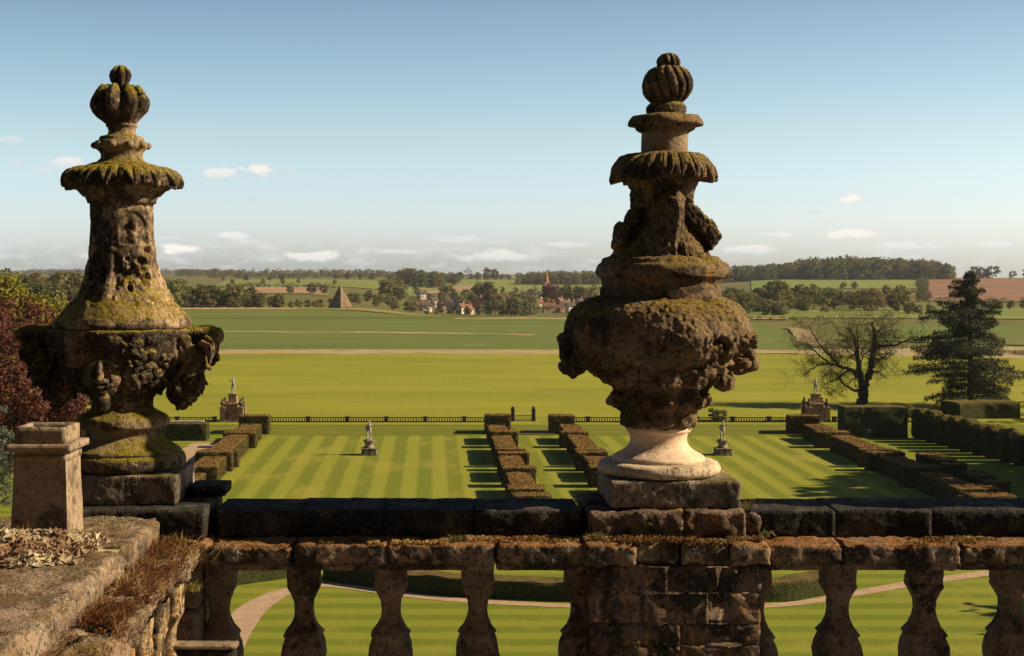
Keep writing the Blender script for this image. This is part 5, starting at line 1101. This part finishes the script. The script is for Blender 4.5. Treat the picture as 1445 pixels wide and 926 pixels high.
# hedgerow lines
def hedgerow(pts, h, label, kinds, seed, step=5.0):
    pts = np.array(pts, float); X = (pts[:, 0] - VX) / F * pts[:, 1]; L = np.concatenate([[0], np.cumsum(np.hypot(np.diff(X), np.diff(pts[:, 1])))]); n = max(4, int(L[-1] / step)); s = np.linspace(0, L[-1], n)
    rg = random.Random(seed); sp_ = [(float(np.interp(q, L, pts[:, 0])), float(np.interp(q, L, pts[:, 1])), h * rg.uniform(.6, 1.4), rg.uniform(1.2, 2.0)) for q in s]
    o = wood('hedgerow', sp_, label, kinds, seed); o['kind'] = 'thing'; del o['kind']; o['category'] = 'hedgerow'
hedgerow([(1165, 1000), (1300, 1000)], 3, 'dark hedgerow under the pale green field right of the hilltop wood', ['dark', 'mid'], 31)
hedgerow([(1268, 770), (1320, 770), (1445, 745)], 3, 'dark hedgerow below the ploughed red field', ['dark', 'mid'], 32)
hedgerow([(1303, 800), (1301, 1500)], 5, 'dark hedgerow up the left edge of the ploughed field', ['dark', 'mid'], 33, 9)
hedgerow([(340, 1145), (470, 1140)], 4, 'dark hedgerow behind the brown stubble fields', ['dark', 'mid'], 34)
hedgerow([(1010, 470), (1120, 460)], 1.6, 'thin rough hedgerow at the foot of the thicket', ['olive', 'mid'], 35, 3)
hedgerow([(600, 1010), (720, 1000)], 3.5, 'dark hedgerow above the village roofs', ['dark', 'mid'], 36)
# wire fence posts and rough scrub along the meadow edge
hedgerow([(1390, 285), (1470, 262)], 1.0, 'grey scrub along the meadow edge right of the conifer', ['pale', 'olive'], 37, 1.6)

# near trees of the garden
def big_tree(name, base, paths, crown, mat, label, cat='tree'):
    t = empty(name, base, label, cat)
    if paths is not None: mk('trunk', *tubes(paths, 7), M['bark'], t, True)
    mk('crown', *crown, mat, t, False); return t
rg = np.random.default_rng(41)
b = np.array(G(-16, 118)); big_tree('copper_beech', b, trunk_paths(5, .5, 8, rg, 9), crown_cloud((0, 0, 7.2), (8.8, 8.0, 7.0), 120, 42000, .17, rg, clr=.20, low=-.9, shell=.62), LM['copper'], 'big copper red beech behind the mossy urn and chimney pot')
b = np.array(G(-12, 150)); big_tree('broadleaf_tree', b, trunk_paths(6, .45, 7, rg, 8), crown_cloud((0, 0, 9.3), (7.0, 6, 6.2), 90, 20000, .20, rg, clr=.22, low=-.8, shell=.62), LM['yellow'], 'bright yellow green tree rising behind the copper beech')
b = np.array(G(-8, 92)); big_tree('conifer', b, trunk_paths(4, .2, 2, rg, 3), crown_cloud((0, 0, 3.8), (1.3, 1.3, 3.4), 50, 8000, .12, rg, clr=.26, low=-.95, shell=.5, aspect=.25), LM['blue'], 'grey green conifer at the left edge before the copper beech')
b = np.array(G(8, 78)); big_tree('shrub', b, None, crown_cloud((0, 0, .9), (1.5, 1.2, 1.2), 30, 5000, .11, rg, clr=.3, low=-.9), LM['mid'], 'leafy green shrub behind the chimney pot at the left edge', 'shrub')
b = np.array((29.6, 147.6, .4)); big_tree('shrub', b, None, crown_cloud((0, 0, .7), (1.0, .7, .85), 18, 1500, .13, rg, clr=.34, low=-.95, shell=.3, aspect=.35), LM['dark'], 'small dark shrub on the far balustrade right of the brown urn', 'shrub')
for i, (px, D, h_) in enumerate(((1290, 152, .7), (1330, 152, .9), (1255, 150, .6))):
    b = np.array(G(px, D)); big_tree('shrub', b, None, crown_cloud((0, 0, h_ * .6), (1.6, 1.2, h_ * .8), 18, 1300, .12, rg, clr=.3, low=-.9), LM['olive'], f'scrubby olive shrub, {("first", "second", "third")[(1, 2, 0)[i]]} from the left behind the yew columns', 'shrub')

# bare tree with a forked trunk
def bare_tree(base, D, label):
    k = D / F; q2 = lambda px, py, dy=0.0: np.array(((px - 1217) * k, dy, (571 - py) * k))
    Z = lambda L: [(1080 + x / 3.307, 440 + y / 3.307) for x, y in L]
    r6 = random.Random(12); main = []
    def limb(L, r0, r1, dy):
        pts = Z(L); n = len(pts); P_ = np.array([q2(px, py, dy * (i / (n - 1)) ** 1.0 if n > 1 else 0) for i, (px, py) in enumerate(pts)])
        t = np.linspace(0, 1, n); tt = np.linspace(0, 1, n * 4); P2 = np.stack([np.interp(tt, t, P_[:, c]) for c in range(3)], -1)
        for _ in range(2): P2[1:-1] = (P2[:-2] + 2 * P2[1:-1] + P2[2:]) / 4
        P2[1:-1] += np.array([[r6.gauss(0, .06) for _ in range(3)] for _ in range(len(P2) - 2)]); main.append((P2, np.linspace(r0 * 1.2, r1 * 1.1, len(P2))))
    limb([(455,432),(455,395),(455,350)], .62, .50, 0)
    limb([(455,352),(435,280),(420,190),(408,120),(370,65)], .36, .06, -1.2)
    limb([(455,352),(492,285),(513,190),(515,100),(510,45)], .44, .12, .8)
    limb([(436,300),(395,265),(350,255),(300,240),(250,235),(200,252),(145,290)], .20, .03, -2.5)
    limb([(352,256),(320,215),(285,180),(240,120),(215,60)], .16, .03, 1.5)
    limb([(448,372),(410,360),(370,335),(345,280),(300,300)], .14, .03, 2.0)
    limb([(516,165),(560,150),(600,155),(645,125),(690,110)], .18, .03, -1.6)
    limb([(508,215),(545,225),(590,195),(625,205)], .14, .03, 2.2)
    limb([(425,215),(440,150),(445,90),(470,40)], .14, .03, 2.4)
    limb([(488,290),(515,270),(545,300)], .12, .04, -1.5)
    limb([(395,265),(330,300),(270,320),(220,350)], .12, .02, -3.0)
    limb([(300,240),(240,180),(190,150),(170,170)], .10, .02, 2.6)
    limb([(515,110),(550,80),(600,70),(640,40)], .12, .02, 1.8)
    limb([(408,120),(380,120),(330,90),(300,40)], .10, .02, -1.0)
    tw = []
    def twig(p, d, L, r0, dep):
        n = 4; pts = [p]; dd = d.copy()
        for i in range(n):
            dd = dd + np.array([r6.gauss(0, .28) for _ in range(3)]) + np.array((0, 0, .05 - .10 * (dep > 1))); dd /= np.linalg.norm(dd); pts.append(pts[-1] + dd * L / n)
        tw.append((np.array(pts), np.linspace(r0, r0 * .35, n + 1)))
        if dep < 3:
            for i in range(1, n + 1):
                for _ in range(1 if dep == 0 else r6.choice((1, 1, 2))):
                    e = dd + np.array([r6.gauss(0, .8) for _ in range(3)]); e /= np.linalg.norm(e); twig(pts[i], e, L * r6.uniform(.45, .7), r0 * .55, dep + 1)
    for P2, rr in main[1:]:
        m = len(P2)
        for i in range(max(2, m // 3), m):
            if r6.random() < .08: continue
           
            d = np.array([r6.gauss(0, 1), r6.gauss(0, 1), r6.gauss(.15, .7)]); d /= np.linalg.norm(d); twig(P2[i], d, r6.uniform(1.1, 2.7), max(.024, rr[i] * .34), 0)
    t = empty('bare_tree', base, label, 'tree'); mk('trunk', *tubes(main, 9), M['bark'], t, True); mk('twigs', *tubes(tw, 3), M['bark'], t, True)
    ends = np.array([p[-1] for p, _ in tw]); ends = ends[rg.random(len(ends)) < .38]; v, f = leaf_quads(ends + .1 * rg.normal(size=ends.shape), np.zeros_like(ends), .045 + .04 * rg.random(len(ends)), .6, 1, rg)
    mk('buds', v, f, LM['olive'], t, False)
bare_tree(G(1217, 166), 166, 'dark bare branched tree with a forked trunk on the meadow edge')
# conifers with drooping tiers
def conifer(base, h, R_, label, seed, nb=120, per=150, lo=.10, name='conifer', skew=0.0):
    rg = np.random.default_rng(seed); br, C, N_ = [], [], []
    tr = np.array([(0, 0, -.3), (.05, 0, h * .4), (-.08, .05, h * .75), (0, 0, h)]); paths = [(tr, (.36 * h / 16, .28 * h / 16, .14 * h / 16, .03))]
    for k in range(nb):
        z = h * (lo + (0.985 - lo) * (k + rg.random()) / nb); u = z / h; L = R_ * (1 - .20 * math.sin(z * 2.3 + 1) * 0) * min(1, (1.03 - u) * 1.55) ** .8 * rg.uniform(.45, 1.12) * (1 + .2 * math.sin(z * 1.9)); a = rg.random() * math.tau
        L *= 1 - skew * math.cos(a); d = np.array((math.cos(a), math.sin(a), 0)); s = np.linspace(0, 1, 7)[:, None]; up = rg.uniform(.02, .20) * (1.2 if u > .7 else 1)
        pts = np.array((0, 0, z)) + d * L * s + np.array((0, 0, 1.0)) * L * (up * s - .30 * s ** 2 * (1 - .4 * u) + .10 * s ** 3); br.append((pts, np.linspace(.055, .012, 7) * h / 16))
        n = int(per * L / R_) + 14; t = rg.random(n) ** .6 * .88 + .12; i = t * 6; i0 = np.minimum(i.astype(int), 5); w = (i - i0)[:, None]; p = pts[i0] * (1 - w) + pts[i0 + 1] * w
        side = np.array((-d[1], d[0], 0)); fan = (.30 * L * np.sin(t * math.pi * .92) * .75 + .06)
        p = p + side * (rg.normal(size=n) * fan * .62)[:, None] + np.array((0, 0, 1.0)) * (rg.normal(size=n) * .17 - .14 * rg.random(n))[:, None] * h / 16; C.append(p); N_.append(np.tile((0, 0, .9), (n, 1)) + d * .3)
    C, N_ = np.concatenate(C), np.concatenate(N_)
    t = empty(name, base, label, 'tree'); mk('trunk', *tubes(paths, 8), M['bark'], t, True); mk('branches', *tubes(br, 4), M['bark'], t, True)
    mk('crown', *leaf_quads(C, N_, (.07 + .12 * rg.random(len(C))) * (h / 16) ** .5, .32, .75, rg), LM['needle'], t, False)
    return t
conifer(G(1369, 163), 15.8, 6.2, 'tall dark tiered conifer right of the bare tree', 51, nb=210, per=560, lo=.06, skew=.15)
conifer(np.array((54.6, 108, 0)), 15, 6.6, 'dark conifer with low sweeping branches at the right edge', 52, nb=120, per=260, lo=.03)
conifer(np.array((62, 146, .4)), 4.5, 2.2, 'small dark conifer beyond the yew columns at the right edge', 53, nb=60, per=120, lo=.03)
# shade trees standing outside the picture on the right
for i, (x, y, h) in enumerate(((59, 102.5, 17), (45, 65.0, 11), (68, 108, 20), (60, 96, 15))):
    tree('dark', (x, y, 0), h, f'broad dark tree off the right edge shading the lawn, {ORD[i]} of its row', 'shade trees off the right edge', 1.15, i * 1.3, i % 3)

# ------------------------------------------------------------------ pyramid, village, church
M['pyr'] = flat_noise('pyramid_stone', (0.16, 0.115, 0.07), (0.22, 0.165, 0.10), .8, 5, c3=(0.09, 0.07, 0.05), s3=.5)
gq = G(480.5, 604); py_ = empty('stone_pyramid', gq, 'steep stone pyramid on a low base at the crest of the field', 'pyramid', rz=R(50))
mb = MB(); sq_lathe(mb, [(.9, 3.6), (10.2, .08)]); mb.build('pyramid_body', M['pyr'], py_)
mb = MB(); sq_lathe(mb, [(-1.5, 3.75), (.85, 3.75), (.9, 3.65)]); mb.build('base', M['pyr'], py_)
mb = MB(); mb.box((-.75, -3.81, -.2), (.75, -3.74, .75)); mb.build('doorway', M['stone_black'], py_)
M['wall_white'] = flat_noise('white_render', (0.50, 0.44, 0.36), (0.60, 0.54, 0.45), .6)
M['wall_brick'] = flat_noise('orange_brick', (0.34, 0.16, 0.085), (0.42, 0.22, 0.12), .8)
M['wall_buff'] = flat_noise('buff_stone_wall', (0.40, 0.30, 0.19), (0.48, 0.38, 0.26), .8)
M['roof_red'] = flat_noise('red_clay_tiles', (0.15, 0.075, 0.05), (0.22, 0.115, 0.075), 1.2)
M['roof_dark'] = flat_noise('dark_slate_tiles', (0.065, 0.055, 0.055), (0.10, 0.085, 0.08), 1.2)
M['glass'] = flat_noise('dark_window_glass', (0.03, 0.035, 0.04), (0.05, 0.055, 0.06), 1.0, rough=.2)
def house(loc, w, d, h, rz, wall, roof, label):
    t = empty('house', loc, label, 'house', 'houses of the village', rz)
    mb = MB(); rh = d * .48; v = [(-w/2,-d/2,-1.5),(w/2,-d/2,-1.5),(w/2,d/2,-1.5),(-w/2,d/2,-1.5),(-w/2,-d/2,h),(w/2,-d/2,h),(w/2,d/2,h),(-w/2,d/2,h),(-w/2,0,h+rh),(w/2,0,h+rh)]
    mb.add(v, [(0,1,5,4),(2,3,7,6),(1,2,6,9,5),(3,0,4,8,7)]); mb.build('wall', M[wall], t)
    mb = MB(); o, k = .35, .18
    for s in (-1, 1):
        e = d / 2 + o; ze = h - o * rh / (d / 2)
        mb.add([(-w/2-o, s*e, ze+.02), (w/2+o, s*e, ze+.02), (w/2+o, 0, h+rh+.02), (-w/2-o, 0, h+rh+.02), (-w/2-o, s*e, ze+k), (w/2+o, s*e, ze+k), (w/2+o, 0, h+rh+k), (-w/2-o, 0, h+rh+k)], [(4,5,6,7),(0,3,2,1),(0,1,5,4),(1,2,6,5),(3,0,4,7)])
    rf = mb.build('roof', M[roof], t)
    mb = MB(); cx = w / 2 - .7; mb.box((cx - .4, -.4, h + rh - .6), (cx + .4, .4, h + rh + 1.3)); mb.build('chimney', M['wall_brick'], rf)
    for x in ((-w * .28, w * .25) if w > 8 else (-w * .2,)):
        for z in (1.0, h - 1.5) if h > 4 else (1.0,):
            mb = MB(); mb.box((x - .5, -d/2 - .03, z), (x + .5, -d/2 + .05, z + 1.1)); mb.build('window', M['glass'], t)
    return t
r = random.Random(77)
hs = [(591, 800, 0, 0), (600, 790, 0, 1), (607, 830, 2, 1), (612, 880, 0, 0), (626, 800, 2, 0), (634, 850, 0, 1), (645, 840, 1, 0), (653, 905, 0, 1), (660, 780, 1, 0), (664, 800, 0, 0), (672, 870, 1, 0), (679, 905, 2, 1), (686, 880, 1, 0), (690, 940, 0, 0), (662, 760, 2, 0), (651, 770, 0, 0), (718, 960, 0, 1), (727, 940, 0, 0), (742, 1000, 2, 1), (765, 1010, 0, 1), (776, 830, 1, 0), (784, 800, 1, 0), (793, 820, 1, 1), (800, 860, 2, 0), (805, 790, 0, 0), (812, 850, 1, 0), (775, 790, 2, 0), (790, 880, 1, 0)]
hs += [(px, 860 + 140 * r.random(), (0, 0, 0, 2, 0, 1)[k % 6], k % 2) for k, px in enumerate((596, 618, 630, 640, 648, 668, 676, 682, 694, 703, 712, 722, 735, 750, 758, 783, 798, 808, 818, 828, 836))]
hs.sort()
for i, (px, D, w_, rf_) in enumerate(hs):
    cw = ('white', 'orange brick', 'buff stone')[w_]; rf_ = 1 if i % 3 == 1 else rf_; cr = ('red', 'dark')[rf_]
    house(G(px, D, .2), r.uniform(4.6, 7), r.uniform(3.6, 4.6), r.uniform(2.4, 3.8), (r.choice((R(48), R(60), R(35), R(90))) if w_ == 0 else r.choice((R(90), R(60), R(20), R(110), 0))) + r.uniform(-.2, .2), ('wall_white', 'wall_brick', 'wall_buff')[w_], ('roof_red', 'roof_dark')[rf_], f"{cw} village house with a {cr} roof, {ORD[i].replace('nearest', 'first')} from the left")
ch = empty('church', G(771, 985), 'small stone church with a pointed spire above the village trees', 'church', rz=R(12))
mb = MB(); sq_lathe(mb, [(-2, 2.0), (11.5, 1.9), (11.6, 2.1), (12.0, 2.1)]); mb.build('tower', M['wall_buff'], ch)
mb = MB(); sq_lathe(mb, [(11.9, 1.75), (13, 1.5), (21, .05)], 8); mb.build('spire', M['wall_brick'], ch)
mb = MB(); mb.add([(2,-3.5,-2),(16,-3.5,-2),(16,3.5,-2),(2,3.5,-2),(2,-3.5,5),(16,-3.5,5),(16,3.5,5),(2,3.5,5),(2,0,8),(16,0,8)], [(0,1,5,4),(2,3,7,6),(1,2,6,9,5),(3,0,4,8,7)]); mb.build('nave', M['wall_buff'], ch)
mb = MB(); mb.add([(1.8,-3.9,4.75),(16.3,-3.9,4.75),(16.3,0,8.2),(1.8,0,8.2),(1.8,3.9,4.75),(16.3,3.9,4.75)], [(0,1,2,3),(3,2,5,4)]); mb.build('roof', M['roof_dark'], ch)
# ------------------------------------------------------------------ thin summer haze in the valley air
m, nt = newmat('haze'); pv = nt.nodes.new('ShaderNodeVolumePrincipled'); pv.inputs['Density'].default_value = 0.00006; pv.inputs['Color'].default_value = (0.80, 0.88, 1.0, 1); pv.inputs['Anisotropy'].default_value = 0.2
nt.links.new(pv.outputs[0], nt.nodes.new('ShaderNodeOutputMaterial').inputs['Volume'])
mb = MB(); mb.box((-14500, -60, -58), (14500, 12600, 27.5)); hz = mb.build('haze', m); tag(hz, None, None, kind='stuff')
S.render.engine = 'CYCLES'
S.cycles.max_bounces = 5; S.cycles.diffuse_bounces = 3; S.cycles.transmission_bounces = 2; S.cycles.use_denoising = True
